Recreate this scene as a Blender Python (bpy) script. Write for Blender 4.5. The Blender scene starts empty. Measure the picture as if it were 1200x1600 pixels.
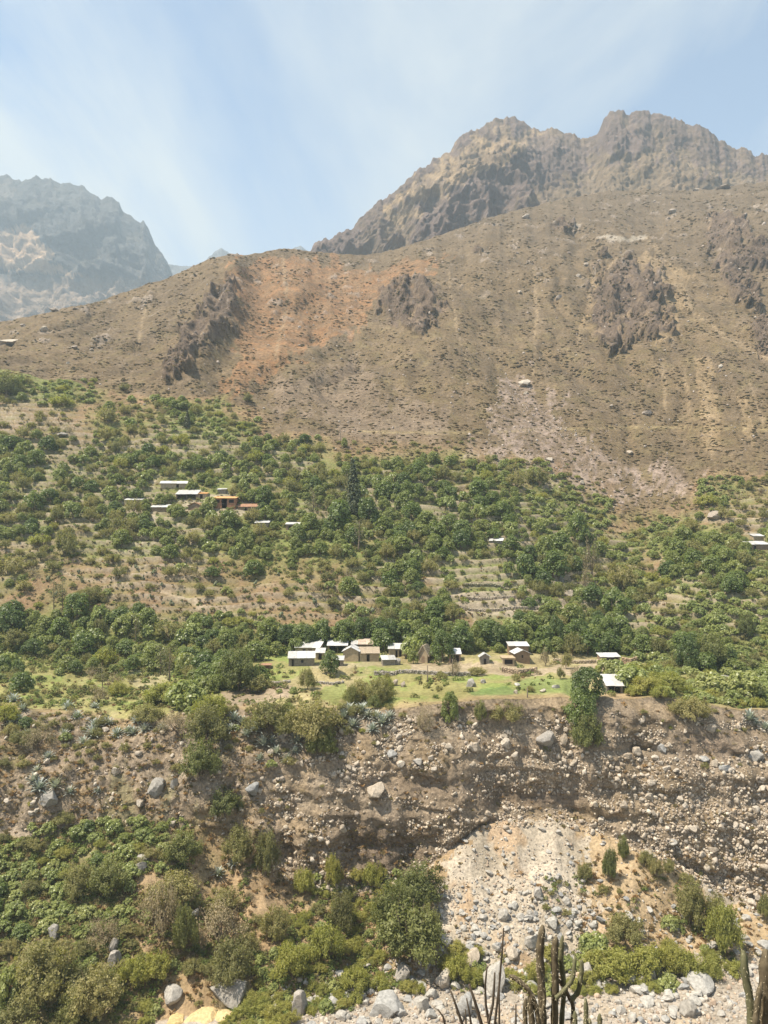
import bpy, math, random, time
import numpy as np
from mathutils import Vector, Matrix, Euler
from mathutils.bvhtree import BVHTree

T0 = time.time()
R = math.radians
SC = bpy.context.scene
COL = SC.collection
rng = np.random.default_rng(7)
random.seed(7)

# ------------------------------------------------------------------ camera, sky, sun, exposure
F = 1209.0                      # focal length in pixels of the 1200 x 1600 photograph
PITCH = math.atan(50 / F)       # the horizon lies 50 px below the middle
cd = bpy.data.cameras.new('camera')
cam = bpy.data.objects.new('camera', cd)
COL.objects.link(cam)
cam.rotation_euler = (math.pi / 2 + PITCH, 0, 0)
cd.sensor_fit = 'VERTICAL'
cd.sensor_height = 24.0
cd.lens = 24.0 * F / 1600.0
cd.clip_start = 0.1
cd.clip_end = 20000
SC.camera = cam
SC.view_settings.view_transform = 'Standard'
SC.view_settings.look = 'None'
SC.view_settings.gamma = 1.0
SC.view_settings.use_curve_mapping = False
SC.view_settings.exposure = 0.97
SC.render.engine = 'CYCLES'
SC.cycles.use_denoising = True
SC.cycles.max_bounces = 6
SC.cycles.diffuse_bounces = 3
SC.cycles.transmission_bounces = 4
SC.cycles.volume_bounces = 1
SC.cycles.transparent_max_bounces = 8

SUN_EL, SUN_AZ = R(63), R(252)            # azimuth clockwise from +Y
TO_SUN = Vector((math.cos(SUN_EL) * math.sin(SUN_AZ), math.cos(SUN_EL) * math.cos(SUN_AZ), math.sin(SUN_EL)))
sl = bpy.data.lights.new('sun', 'SUN')
sl.energy = 4.9
sl.angle = R(0.5)
sl.color = (1.0, 0.915, 0.775)
so = bpy.data.objects.new('sun', sl)
COL.objects.link(so)
so.rotation_euler = (-TO_SUN).to_track_quat('-Z', 'Y').to_euler()
so.location = (0, 0, 100)

W = bpy.data.worlds.new('World')
SC.world = W
W.use_nodes = True
wn, wl = W.node_tree.nodes, W.node_tree.links
wn.clear()
wout = wn.new('ShaderNodeOutputWorld')
bg = wn.new('ShaderNodeBackground')
bg.inputs['Strength'].default_value = 0.107
sky = wn.new('ShaderNodeTexSky')
sky.sky_type = 'NISHITA'
sky.sun_disc = False
sky.sun_elevation = SUN_EL
sky.sun_rotation = SUN_AZ
sky.altitude = 2200
sky.dust_density = 1.2
tc = wn.new('ShaderNodeTexCoord')
sep = wn.new('ShaderNodeSeparateXYZ')
wl.new(tc.outputs['Generated'], sep.inputs[0])


def wmath(op, a, b=None, clamp=False):
    n = wn.new('ShaderNodeMath')
    n.operation = op
    n.use_clamp = clamp
    for i, v in enumerate((a, b)):
        if v is None:
            continue
        if isinstance(v, (int, float)):
            n.inputs[i].default_value = v
        else:
            wl.new(v, n.inputs[i])
    return n.outputs[0]


zc = wmath('ADD', wmath('MAXIMUM', sep.outputs[2], 0.0), 0.22)
cx = wmath('DIVIDE', sep.outputs[0], zc)
cy = wmath('DIVIDE', sep.outputs[1], zc)
comb = wn.new('ShaderNodeCombineXYZ')
wl.new(wmath('MULTIPLY', cx, 1.5), comb.inputs[0])
wl.new(wmath('MULTIPLY', wmath('ADD', cy, wmath('MULTIPLY', cx, -0.35)), 0.55), comb.inputs[1])
n1 = wn.new('ShaderNodeTexNoise')
n1.inputs['Scale'].default_value = 1.4
n1.inputs['Detail'].default_value = 7
n1.inputs['Roughness'].default_value = 0.58
n1.inputs['Distortion'].default_value = 0.5
shift = wn.new('ShaderNodeVectorMath')
shift.operation = 'ADD'
shift.inputs[1].default_value = (20.3, 7.1, 0)
wl.new(comb.outputs[0], shift.inputs[0])
wl.new(shift.outputs[0], n1.inputs['Vector'])
cr = wn.new('ShaderNodeValToRGB')
cr.color_ramp.elements[0].position = 0.38
cr.color_ramp.elements[0].color = (0.12, 0.12, 0.12, 1)
cr.color_ramp.elements[1].position = 0.63
cr.color_ramp.elements[1].color = (1.0, 1.0, 1.0, 1)
wl.new(n1.outputs['Fac'], cr.inputs[0])
mx = wn.new('ShaderNodeMixRGB')
wl.new(cr.outputs[0], mx.inputs[0])
tint = wn.new('ShaderNodeMixRGB')
tint.blend_type = 'MULTIPLY'
tint.inputs[0].default_value = 1.0
tint.inputs[2].default_value = (0.90, 0.985, 0.965, 1)
wl.new(sky.outputs[0], tint.inputs[1])
wl.new(tint.outputs[0], mx.inputs[1])
mx.inputs[2].default_value = (3.15, 3.35, 3.45, 1)
wl.new(mx.outputs[0], bg.inputs['Color'])
wl.new(bg.outputs[0], wout.inputs['Surface'])

# ------------------------------------------------------------------ noise
_perm = np.random.default_rng(3).permutation(256)
_perm = np.concatenate([_perm, _perm, _perm])
_g3 = np.random.default_rng(4).normal(size=(256, 3))
_g3 /= np.linalg.norm(_g3, axis=1)[:, None]


def _fade(t):
    return t * t * t * (t * (t * 6 - 15) + 10)


def pn2(x, y):
    x = np.asarray(x, float); y = np.asarray(y, float)
    xi, yi = np.floor(x), np.floor(y)
    xf, yf = x - xi, y - yi
    xi = xi.astype(np.int64) & 255; yi = yi.astype(np.int64) & 255
    u, v = _fade(xf), _fade(yf)

    def g(ix, iy, fx, fy):
        h = _perm[_perm[ix & 255] + (iy & 255)]
        gg = _g3[h]
        return gg[..., 0] * fx + gg[..., 1] * fy
    a = g(xi, yi, xf, yf); b = g(xi + 1, yi, xf - 1, yf)
    c = g(xi, yi + 1, xf, yf - 1); d = g(xi + 1, yi + 1, xf - 1, yf - 1)
    return 1.7 * ((a * (1 - u) + b * u) * (1 - v) + (c * (1 - u) + d * u) * v)


def pn3(x, y, z):
    x = np.asarray(x, float); y = np.asarray(y, float); z = np.asarray(z, float)
    xi, yi, zi = np.floor(x), np.floor(y), np.floor(z)
    xf, yf, zf = x - xi, y - yi, z - zi
    xi = xi.astype(np.int64) & 255; yi = yi.astype(np.int64) & 255; zi = zi.astype(np.int64) & 255
    u, v, w = _fade(xf), _fade(yf), _fade(zf)

    def g(i, j, k):
        h = _perm[_perm[_perm[(xi + i) & 255] + ((yi + j) & 255)] + ((zi + k) & 255)]
        gg = _g3[h]
        return gg[..., 0] * (xf - i) + gg[..., 1] * (yf - j) + gg[..., 2] * (zf - k)
    r = 0
    for k, wk in ((0, 1 - w), (1, w)):
        r = r + wk * ((g(0, 0, k) * (1 - u) + g(1, 0, k) * u) * (1 - v) + (g(0, 1, k) * (1 - u) + g(1, 1, k) * u) * v)
    return 1.6 * r


def fbm2(x, y, o=4, s=0.0, gain=0.5):
    r, a, f = 0, 1.0, 1.0
    for i in range(o):
        r = r + a * pn2(x * f + 17.3 * i + s, y * f - 9.1 * i + s)
        a *= gain; f *= 2.03
    return r


def fbm3(x, y, z, o=4, s=0.0, gain=0.5):
    r, a, f = 0, 1.0, 1.0
    for i in range(o):
        r = r + a * pn3(x * f + 17.3 * i + s, y * f - 9.1 * i + s, z * f + 5.7 * i)
        a *= gain; f *= 2.03
    return r


def ridged3(x, y, z, o=4, s=0.0):
    r, a, f, w = 0, 1.0, 1.0, 1.0
    for i in range(o):
        n = 1 - np.abs(pn3(x * f + 7.3 * i + s, y * f - 3.1 * i + s, z * f + 2.7 * i))
        n = n * n * w
        r = r + a * n
        w = np.clip(n * 1.6, 0, 1)
        a *= 0.5; f *= 2.1
    return r - 0.9


def sstep(a, b, x):
    t = np.clip((x - a) / (b - a), 0, 1)
    return t * t * (3 - 2 * t)


# ------------------------------------------------------------------ pixel <-> world
CP, SP = math.cos(PITCH), math.sin(PITCH)


def ray(px, py):
    v = (800 - py) / F
    return Vector(((px - 600) / F, CP - v * SP, SP + v * CP))


def st(px, py):                 # x/y and z/y of a pixel
    v = (800 - np.asarray(py, float)) / F
    dy = CP - v * SP
    return (np.asarray(px, float) - 600) / F / dy, (SP + v * CP) / dy


def project(x, y, z):
    dep = y * CP + z * SP
    up = -y * SP + z * CP
    dep = np.maximum(dep, 0.05)
    return 600 + F * x / dep, 800 - F * up / dep


# ------------------------------------------------------------------ mesh helpers
def mk_mesh(name, V, faces, mats=(), midx=None, smooth=True, col=None):
    me = bpy.data.meshes.new(name)
    V = np.ascontiguousarray(V, dtype=np.float32)
    if not isinstance(faces, list):
        faces = [faces]
    faces = [np.asarray(f, dtype=np.int32) for f in faces if len(f)]
    loops = np.concatenate([f.ravel() for f in faces])
    tot = np.concatenate([np.full(len(f), f.shape[1], np.int32) for f in faces])
    start = np.concatenate([[0], np.cumsum(tot)[:-1]]).astype(np.int32)
    me.vertices.add(len(V)); me.vertices.foreach_set('co', V.ravel())
    me.loops.add(len(loops)); me.loops.foreach_set('vertex_index', loops)
    me.polygons.add(len(tot)); me.polygons.foreach_set('loop_start', start); me.polygons.foreach_set('loop_total', tot)
    me.polygons.foreach_set('use_smooth', np.full(len(tot), bool(smooth)))
    for m in mats:
        me.materials.append(m)
    if midx is not None:
        me.polygons.foreach_set('material_index', np.asarray(midx, np.int32))
    if col is not None:
        a = me.attributes.new('col', 'FLOAT_COLOR', 'POINT')
        c = np.ones((len(V), 4), np.float32); c[:, :3] = col
        a.data.foreach_set('color', c.ravel())
    me.update(calc_edges=True)
    return me


def add(name, me, parent=None, loc=None, rot=None, scale=None):
    o = bpy.data.objects.new(name, me)
    COL.objects.link(o)
    if parent is not None:
        o.parent = parent
    if loc is not None:
        o.location = loc
    if rot is not None:
        o.rotation_euler = rot
    if scale is not None:
        o.scale = scale
    return o


def tag(o, label=None, cat=None, group=None, kind=None):
    if label: o['label'] = label
    if cat: o['category'] = cat
    if group: o['group'] = group
    if kind: o['kind'] = kind
    return o


AUTO = []                       # things whose label is written from the landmarks near them
LANDMARKS = []
HOUSES = []


def auto(o, text, cat, group, pos):
    o['category'] = cat; o['group'] = group
    AUTO.append((o, text, Vector(pos)))


# ------------------------------------------------------------------ materials
def new_mat(name):
    m = bpy.data.materials.new(name)
    m.use_nodes = True
    nt = m.node_tree
    b = nt.nodes['Principled BSDF']
    b.inputs['Roughness'].default_value = 0.9
    b.inputs['Specular IOR Level'].default_value = 0.15
    return m, nt, b


def nnode(nt, t, **kw):
    n = nt.nodes.new(t)
    for k, v in kw.items():
        if k in n.inputs:
            n.inputs[k].default_value = v
        else:
            setattr(n, k, v)
    return n


def geo_noise(nt, scale, detail=4, rough=0.6, obj=False, stretch=None):
    if obj:
        src = nt.nodes.new('ShaderNodeTexCoord').outputs['Object']
    else:
        src = nt.nodes.new('ShaderNodeNewGeometry').outputs['Position']
    if stretch:
        mp = nt.nodes.new('ShaderNodeMapping')
        mp.inputs['Scale'].default_value = stretch
        nt.links.new(src, mp.inputs[0]); src = mp.outputs[0]
    n = nnode(nt, 'ShaderNodeTexNoise', Scale=scale, Detail=detail, Roughness=rough)
    nt.links.new(src, n.inputs['Vector'])
    return n.outputs['Fac']


def ramp(nt, fac, stops):
    r = nt.nodes.new('ShaderNodeValToRGB')
    els = r.color_ramp.elements
    while len(els) < len(stops):
        els.new(0.5)
    for e, (p, c) in zip(els, stops):
        e.position = p
        e.color = (*c, 1) if len(c) == 3 else c
    nt.links.new(fac, r.inputs[0])
    return r.outputs[0]


def mixc(nt, a, b, fac, mode='MULTIPLY'):
    m = nt.nodes.new('ShaderNodeMixRGB')
    m.blend_type = mode
    for i, v in ((0, fac), (1, a), (2, b)):
        if isinstance(v, (int, float)):
            m.inputs[i].default_value = v
        elif isinstance(v, tuple):
            m.inputs[i].default_value = (*v, 1)
        else:
            nt.links.new(v, m.inputs[i])
    return m.outputs[0]


def bump(nt, b, h, strength, dist):
    n = nnode(nt, 'ShaderNodeBump', Strength=strength, Distance=dist)
    nt.links.new(h, n.inputs['Height'])
    nt.links.new(n.outputs[0], b.inputs['Normal'])


def ground_mat(name, scales, lo, hi, bdist, bstr=0.7):
    """colour from the 'col' attribute, broken up by fine noise"""
    m, nt, b = new_mat(name)
    a = nnode(nt, 'ShaderNodeAttribute', attribute_name='col')
    n1_ = geo_noise(nt, scales[0], 6, 0.65)
    c = mixc(nt, a.outputs['Color'], ramp(nt, n1_, [(0.30, (lo,) * 3), (0.72, (hi,) * 3)]), 1.0)
    n2_ = geo_noise(nt, scales[1], 3, 0.6)
    c = mixc(nt, c, ramp(nt, n2_, [(0.3, (0.8, 0.78, 0.74)), (0.7, (1.2, 1.2, 1.22))]), 1.0)
    nt.links.new(c, b.inputs['Base Color'])
    bump(nt, b, n1_, bstr, bdist)
    return m


M_HILL = ground_mat('dry_hillside_soil', (0.55, 0.06), 0.55, 1.45, 1.2)
M_FIELD = ground_mat('field_soil', (1.1, 0.12), 0.65, 1.35, 0.4)
M_CLIFF = ground_mat('cliff_conglomerate', (1.7, 0.15), 0.45, 1.5, 0.5, 0.9)
M_TALUS = ground_mat('talus_gravel', (2.2, 0.15), 0.6, 1.4, 0.35)
M_MOUNT = ground_mat('mountain_rock', (0.05, 0.008), 0.65, 1.35, 8.0, 0.7)
M_FAR = ground_mat('far_mountain_rock', (0.02, 0.003), 0.6, 1.4, 35.0, 0.8)


def rock_mat(name, c1, c2, c3):
    m, nt, b = new_mat(name)
    oi = nt.nodes.new('ShaderNodeObjectInfo')
    base = ramp(nt, oi.outputs['Random'], [(0.0, c1), (0.55, c2), (1.0, c3)])
    n_ = geo_noise(nt, 2.4, 7, 0.65)
    c = mixc(nt, base, ramp(nt, n_, [(0.3, (0.62,) * 3), (0.7, (1.25,) * 3)]), 1.0)
    nt.links.new(c, b.inputs['Base Color'])
    bump(nt, b, n_, 0.6, 0.25)
    return m


M_ROCK_RIVER = rock_mat('river_stone', (0.34, 0.315, 0.28), (0.42, 0.395, 0.35), (0.27, 0.268, 0.262))
M_ROCK_CLIFF = rock_mat('cliff_stone', (0.39, 0.325, 0.25), (0.48, 0.42, 0.345), (0.33, 0.275, 0.21))
M_ROCK_HILL = rock_mat('hill_stone', (0.34, 0.28, 0.22), (0.44, 0.37, 0.30), (0.28, 0.23, 0.19))
M_ROCK_GREY = rock_mat('grey_boulder', (0.29, 0.27, 0.24), (0.31, 0.285, 0.25), (0.33, 0.30, 0.265))
M_ROCK_OCHRE = rock_mat('ochre_rock', (0.50, 0.37, 0.17), (0.55, 0.42, 0.22), (0.50, 0.38, 0.2))


def col_mat(name, lo=0.6, hi=1.4, scale=3.0):
    """joined pieces: colour per vertex attribute"""
    m, nt, b = new_mat(name)
    a = nnode(nt, 'ShaderNodeAttribute', attribute_name='col')
    n_ = geo_noise(nt, scale, 4, 0.6)
    c = mixc(nt, a.outputs['Color'], ramp(nt, n_, [(0.3, (lo,) * 3), (0.7, (hi,) * 3)]), 1.0)
    nt.links.new(c, b.inputs['Base Color'])
    return m


M_STONES = col_mat('loose_stones', 0.7, 1.25)
M_TUFT = col_mat('dry_tufts', 0.75, 1.25)
_t = M_TUFT.node_tree
_tr = _t.nodes.new('ShaderNodeBsdfTranslucent'); _ms = _t.nodes.new('ShaderNodeMixShader'); _ms.inputs[0].default_value = 0.45
_t.links.new(_t.nodes['Principled BSDF'].inputs['Base Color'].links[0].from_socket, _tr.inputs['Color'])
_t.links.new(_t.nodes['Principled BSDF'].outputs[0], _ms.inputs[1]); _t.links.new(_tr.outputs[0], _ms.inputs[2])
_t.links.new(_ms.outputs[0], _t.nodes['Material Output'].inputs['Surface'])


def leaf_mat(name, c1, c2, c3, trans=0.3, rough=0.55):
    m, nt, b = new_mat(name)
    oi = nt.nodes.new('ShaderNodeObjectInfo')
    base = ramp(nt, oi.outputs['Random'], [(0.0, c1), (0.5, c2), (1.0, c3)])
    n_ = geo_noise(nt, 1.3, 4, 0.7)
    c = mixc(nt, base, ramp(nt, n_, [(0.28, (0.62, 0.66, 0.6)), (0.72, (1.38, 1.32, 1.3))]), 1.0)
    nt.links.new(c, b.inputs['Base Color'])
    b.inputs['Roughness'].default_value = rough
    b.inputs['Specular IOR Level'].default_value = 0.5
    t = nt.nodes.new('ShaderNodeBsdfTranslucent')
    nt.links.new(mixc(nt, c, (1.15, 1.25, 0.6), 1.0), t.inputs['Color'])
    ms = nt.nodes.new('ShaderNodeMixShader')
    ms.inputs[0].default_value = trans
    nt.links.new(b.outputs[0], ms.inputs[1]); nt.links.new(t.outputs[0], ms.inputs[2])
    nt.links.new(ms.outputs[0], nt.nodes['Material Output'].inputs['Surface'])
    return m


M_LEAF = {
    'leafy_tree': leaf_mat('orchard_leaves', (0.104, 0.145, 0.041), (0.165, 0.211, 0.057), (0.251, 0.273, 0.082), 0.42, 0.45),
    'feathery_shrub': leaf_mat('olive_leaves', (0.202, 0.195, 0.082), (0.268, 0.250, 0.100), (0.336, 0.293, 0.130), 0.44, 0.7),
    'broadleaf_bush': leaf_mat('castor_leaves', (0.239, 0.278, 0.096), (0.305, 0.339, 0.120), (0.360, 0.369, 0.144), 0.40, 0.38),
    'bright_bush': leaf_mat('bright_leaves', (0.286, 0.289, 0.075), (0.329, 0.322, 0.083), (0.360, 0.330, 0.098), 0.46, 0.6),
    'dry_shrub': leaf_mat('dry_leaves', (0.293, 0.237, 0.144), (0.318, 0.255, 0.156), (0.268, 0.220, 0.144), 0.25, 0.8),
    'willow_shrub': leaf_mat('willow_leaves', (0.158, 0.174, 0.059), (0.207, 0.220, 0.075), (0.244, 0.240, 0.086), 0.44, 0.6),
    'conifer': leaf_mat('conifer_leaves', (0.092, 0.107, 0.050), (0.104, 0.117, 0.055), (0.116, 0.125, 0.059), 0.2, 0.7),
    'slender_tree': leaf_mat('grey_green_leaves', (0.189, 0.176, 0.094), (0.213, 0.200, 0.105), (0.231, 0.209, 0.113), 0.35, 0.7),
}


def plain_mat(name, c, rough=0.9, var=(0.75, 1.25), scale=3.0, metal=0.0, obj=True, stretch=None, b_=0.0):
    m, nt, b = new_mat(name)
    n_ = geo_noise(nt, scale, 5, 0.65, obj, stretch)
    cc = mixc(nt, c, ramp(nt, n_, [(0.3, (var[0],) * 3), (0.7, (var[1],) * 3)]), 1.0)
    nt.links.new(cc, b.inputs['Base Color'])
    b.inputs['Roughness'].default_value = rough
    b.inputs['Metallic'].default_value = metal
    if b_:
        bump(nt, b, n_, 0.5, b_)
    return m


M_BARK = plain_mat('bark', (0.17, 0.13, 0.09))
M_BARK_PALE = plain_mat('pale_bark', (0.34, 0.29, 0.22))
M_ADOBE = plain_mat('adobe', (0.40, 0.31, 0.20), scale=1.5, b_=0.05)
M_ADOBE_BROWN = plain_mat('brown_adobe', (0.27, 0.19, 0.125), scale=1.5, b_=0.05)
M_STONEWALL = plain_mat('stone_masonry', (0.26, 0.225, 0.18), scale=2.5, var=(0.5, 1.4), b_=0.1)
M_TIN = plain_mat('white_tin_sheet', (0.60, 0.59, 0.57), rough=0.5, var=(0.72, 1.12), scale=1.4)
M_TIN_GREY = plain_mat('grey_tin_sheet', (0.46, 0.45, 0.43), rough=0.6, var=(0.7, 1.2), scale=1.2)
M_TIN_RUST = plain_mat('rusty_tin_sheet', (0.55, 0.43, 0.34), rough=0.7, var=(0.55, 1.25), scale=1.3)
M_THATCH = plain_mat('thatch', (0.36, 0.29, 0.21), var=(0.6, 1.3), scale=3.0, b_=0.08)
M_ORANGE = plain_mat('orange_roof_sheet', (0.62, 0.33, 0.14), rough=0.6, var=(0.85, 1.12))
M_BRICKRED = plain_mat('red_brick_wall', (0.36, 0.18, 0.105), var=(0.75, 1.2), scale=2.0)
M_ROOF_BROWN = plain_mat('brown_roof_tile', (0.33, 0.19, 0.12), var=(0.65, 1.25), scale=2.0)
M_DARK = plain_mat('dark_opening', (0.035, 0.028, 0.022))  # near-black fill for house openings, painted stand-in for the shade inside
for _m in (M_TIN, M_TIN_GREY, M_TIN_RUST):      # each sheet weathered differently, with rust running down it
    _nt = _m.node_tree; _b = _nt.nodes['Principled BSDF']
    _src = _b.inputs['Base Color'].links[0].from_socket
    _oi = _nt.nodes.new('ShaderNodeObjectInfo')
    _c = mixc(_nt, _src, ramp(_nt, _oi.outputs['Random'], [(0.0, (0.74, 0.72, 0.70)), (0.5, (0.95, 0.95, 0.95)), (1.0, (1.08, 1.08, 1.1))]), 1.0)
    _r = geo_noise(_nt, 1.6, 4, 0.7, stretch=(2.2, 0.4, 0.4))
    _c = mixc(_nt, _c, (0.30, 0.20, 0.13), ramp(_nt, _r, [(0.56, (0, 0, 0)), (0.74, (0.5, 0.5, 0.5))]), 'MIX')
    _nt.links.new(_c, _b.inputs['Base Color'])
M_DOOR = plain_mat('door_wood', (0.23, 0.12, 0.07))
M_WOOD = plain_mat('grey_timber', (0.20, 0.16, 0.12))
M_GLASS = plain_mat('window_pane', (0.03, 0.035, 0.04), rough=0.15)
M_AGAVE = leaf_mat('agave_leaves', (0.31, 0.34, 0.32), (0.36, 0.385, 0.355), (0.40, 0.41, 0.36), 0.15, 0.5)
M_PEAR = leaf_mat('prickly_pear_pads', (0.15, 0.165, 0.085), (0.17, 0.18, 0.10), (0.19, 0.185, 0.11), 0.05, 0.6)
M_CACTUS = plain_mat('cactus_skin', (0.115, 0.092, 0.058), scale=9.0, var=(0.5, 1.5))
M_CACTUS_TIP = plain_mat('young_cactus_skin', (0.135, 0.130, 0.072), scale=9.0, var=(0.7, 1.25))
M_STALK = plain_mat('dead_stalk', (0.075, 0.058, 0.042), scale=5.0)
M_SPINE = plain_mat('cactus_spines', (0.5, 0.42, 0.28))

# ------------------------------------------------------------------ the valley as one surface
NC = 700
TCOL = np.linspace(-0.76, 0.76, NC)


def line(pts, smooth=6):
    """a traced feature line: (px, row, depth) -> depth and height for every column"""
    p = np.array(pts, float)
    t, s = st(p[:, 0], p[:, 1])
    D = np.interp(TCOL, t, p[:, 2])
    S = np.interp(TCOL, t, s)
    if smooth:
        k = np.exp(-0.5 * (np.arange(-3 * smooth, 3 * smooth + 1) / smooth) ** 2); k /= k.sum()
        pad = 3 * smooth
        D = np.convolve(np.pad(D, pad, 'edge'), k, 'valid')
        S = np.convolve(np.pad(S, pad, 'edge'), k, 'valid')
    return D, D * S


def flat_line(pts, z, smooth=6):
    p = np.array(pts, float)
    t, s = st(p[:, 0], p[:, 1])
    D = np.interp(TCOL, t, z / s)
    k = np.exp(-0.5 * (np.arange(-3 * smooth, 3 * smooth + 1) / smooth) ** 2); k /= k.sum()
    D = np.convolve(np.pad(D, 3 * smooth, 'edge'), k, 'valid')
    return D, np.full(NC, z)


one = np.ones(NC)
L = []
L.append((one * 0.4, one * -1.75))
L.append((one * 10, one * -8.3))
L.append((one * 86, one * -69.0))
L.append(flat_line([(-500, 1660), (0, 1625), (150, 1615), (260, 1590), (400, 1572), (520, 1560), (620, 1535), (720, 1520), (800, 1518), (900, 1512), (1000, 1512), (1200, 1505), (1700, 1500)], -68.0))
L.append(line([(-500, 1290, 137), (0, 1300, 137), (150, 1295, 138), (300, 1285, 140), (390, 1305, 141), (450, 1365, 140), (550, 1395, 139.5), (640, 1372, 140.5), (690, 1335, 143), (740, 1290, 146), (800, 1277, 147.5), (880, 1280, 147.5), (950, 1302, 146.5), (1050, 1345, 145), (1120, 1390, 143.5), (1200, 1420, 142), (1700, 1420, 142)], 3))
L.append(line([(-500, 1110, 159), (0, 1102, 157), (60, 1112, 156), (130, 1120, 155.5), (200, 1128, 155), (300, 1118, 154), (400, 1108, 154), (500, 1108, 153), (600, 1112, 153), (650, 1102, 153), (700, 1096, 153.5), (800, 1092, 154), (900, 1090, 155), (1000, 1090, 156), (1100, 1100, 157), (1200, 1112, 158), (1700, 1110, 160)], 4))
L.append(line([(-500, 1015, 205), (0, 1030, 203), (150, 1035, 202), (300, 1035, 203), (420, 1020, 206), (600, 1014, 208), (800, 1014, 208), (950, 1024, 206), (1050, 1045, 196), (1200, 1050, 194), (1700, 1050, 194)], 8))
L.append(line([(-500, 560, 365), (0, 600, 345), (100, 620, 340), (200, 645, 335), (300, 660, 330), (420, 690, 325), (550, 710, 322), (700, 720, 322), (770, 735, 320), (850, 770, 312), (930, 825, 301), (1000, 845, 297), (1060, 812, 305), (1120, 782, 312), (1200, 770, 315), (1700, 760, 320)], 8))
L.append(line([(-500, 560, 470), (-150, 525, 490), (0, 503, 515), (40, 497, 520), (100, 482, 535), (160, 468, 550), (220, 448, 570), (300, 424, 600), (350, 407, 620), (400, 394, 635), (440, 389, 645), (500, 392, 665), (560, 400, 690), (610, 392, 705), (680, 370, 740), (750, 345, 775), (800, 330, 800), (870, 312, 835), (950, 298, 865), (1000, 296, 870), (1080, 298, 870), (1130, 293, 865), (1200, 283, 860), (1700, 230, 860)], 2))
L.append((L[8][0] + 60, L[8][1] - 14))
L.append((L[8][0] + 260, L[8][1] - 160))
SEG = [14, 24, 46, 110, 130, 70, 190, 230, 6, 10]
NAMES = [None, 'river_bank', 'river_bed', 'talus_slope', 'cliff', 'terrace_ground', 'farmed_slope', 'bare_hillside', None, None]

# uneven lines: the cliff's lip and foot
x4 = TCOL * L[5][0]
L[5] = (L[5][0] + 2.2 * fbm2(x4 / 16, 0.3 + 0 * x4, 4), L[5][1] + 0.5 * fbm2(x4 / 9, 5.3 + 0 * x4, 3))
L[4] = (L[4][0] + 1.6 * fbm2(x4 / 11, 8.3 + 0 * x4, 4), L[4][1])
x8 = TCOL * L[8][0]
L[8] = (L[8][0], L[8][1] + 1.3 * fbm2(x8 / 14, 2.3 + 0 * x8, 4, gain=0.6))

Dg, Zg, Vg = [], [], []
for k, n in enumerate(SEG):
    u = np.linspace(0, 1, n + 1)[:-1] if k < len(SEG) - 1 else np.linspace(0, 1, n + 1)
    (d0, z0), (d1, z1) = L[k], L[k + 1]
    for q in u:
        zq = q
        dq = q
        if k == 3:
            zq = q ** 1.12
        if k == 4:                                     # cliff: steeper in the lower part, rounded at the lip
            dq = 0.30 * q + 0.70 * q ** 2.6
        if k == 5:
            zq = q ** 1.1
        Dg.append(d0 + (d1 - d0) * dq); Zg.append(z0 + (z1 - z0) * zq); Vg.append(k + q)
Dg, Zg, Vg = np.array(Dg), np.array(Zg), np.array(Vg)
NR = len(Vg)
X = TCOL[None, :] * Dg
Y = Dg.copy()
Z = Zg.copy()
VV = np.repeat(Vg[:, None], NC, 1)
PX, PY = project(X, Y, Z)
PX0, PY0 = PX.copy(), PY.copy()


def rows(a, b):
    return slice(int(np.searchsorted(Vg, a - 1e-9)), int(np.searchsorted(Vg, b + 1e-9)))


def poly_mask(poly, px, py, jit=10.0, s=0.0, sc=22.0):
    qx = px + jit * fbm2(px / sc, py / sc, 3, 3.1 + s)
    qy = py + jit * fbm2(px / sc, py / sc, 3, 41.7 + s)
    inside = np.zeros(px.shape, bool)
    n = len(poly)
    for i in range(n):
        x1, y1 = poly[i]; x2, y2 = poly[(i + 1) % n]
        c = ((y1 > qy) != (y2 > qy)) & (qx < (x2 - x1) * (qy - y1) / (y2 - y1 + 1e-9) + x1)
        inside ^= c
    return inside.astype(float)


# -- the authored maps of what grows where (cells of 50 x 30 px of ground in view)
MAP_UP = {600: "MGGS....................", 630: "SSSOOMGS................", 660: "OOSMOGGG................",
          690: "DMMMMMMMMMSSSSS.........", 720: "DDMMMMMMMMMMDDMMGS......", 750: "MMMMMMDMMMMDDMOMGGS...GO",
          780: "DMMDDDDMDMDDDDDDGGG..SOO", 810: "DMODDMDDDDDDDDDMMGGSGGOO", 840: "OOTTTDDDMDDMDDDDMDMGGDDD",
          870: "OOSOSOSOMOOMDMTTDDOGSDDD", 900: "OSSSSSOSSOOMMOTTDOGGGGDG", 930: "SSOOSSSSSSOOMDTTMMDDOGGG",
          960: "DDDDDOMGSSSODDSSMDDDGMGG", 990: "DDDDGMDMDDDDDDDDDDDDMMGG", 1020: "DMDMDMDM____________GMDG",
          1050: "MTTOTTDDT__S_S__S__GBGGG", 1080: "TTTTTTTT_T_T_______TGGGG"}
MAP_LOW = {1280: ".GGGGO..................", 1310: "GGGGGO..................", 1340: "GGGGOO.S..B.............",
           1370: "GGGO.OSS..BBBS...SS.SS..", 1400: "GGGGOOOS.SBBB....S.S.S..", 1430: "GOGGOOOOSBBB.........O..",
           1460: "OOOGOOOOSBBB......S.....", 1490: "OOGOOOOOBBBB..BS.BBBB.B.", 1520: "OOOBBSS.BBBBB.B.B.B.B...",
           1550: "OOOOB.S.BBB.............", 1580: "OOOOS..BB..............."}


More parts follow.
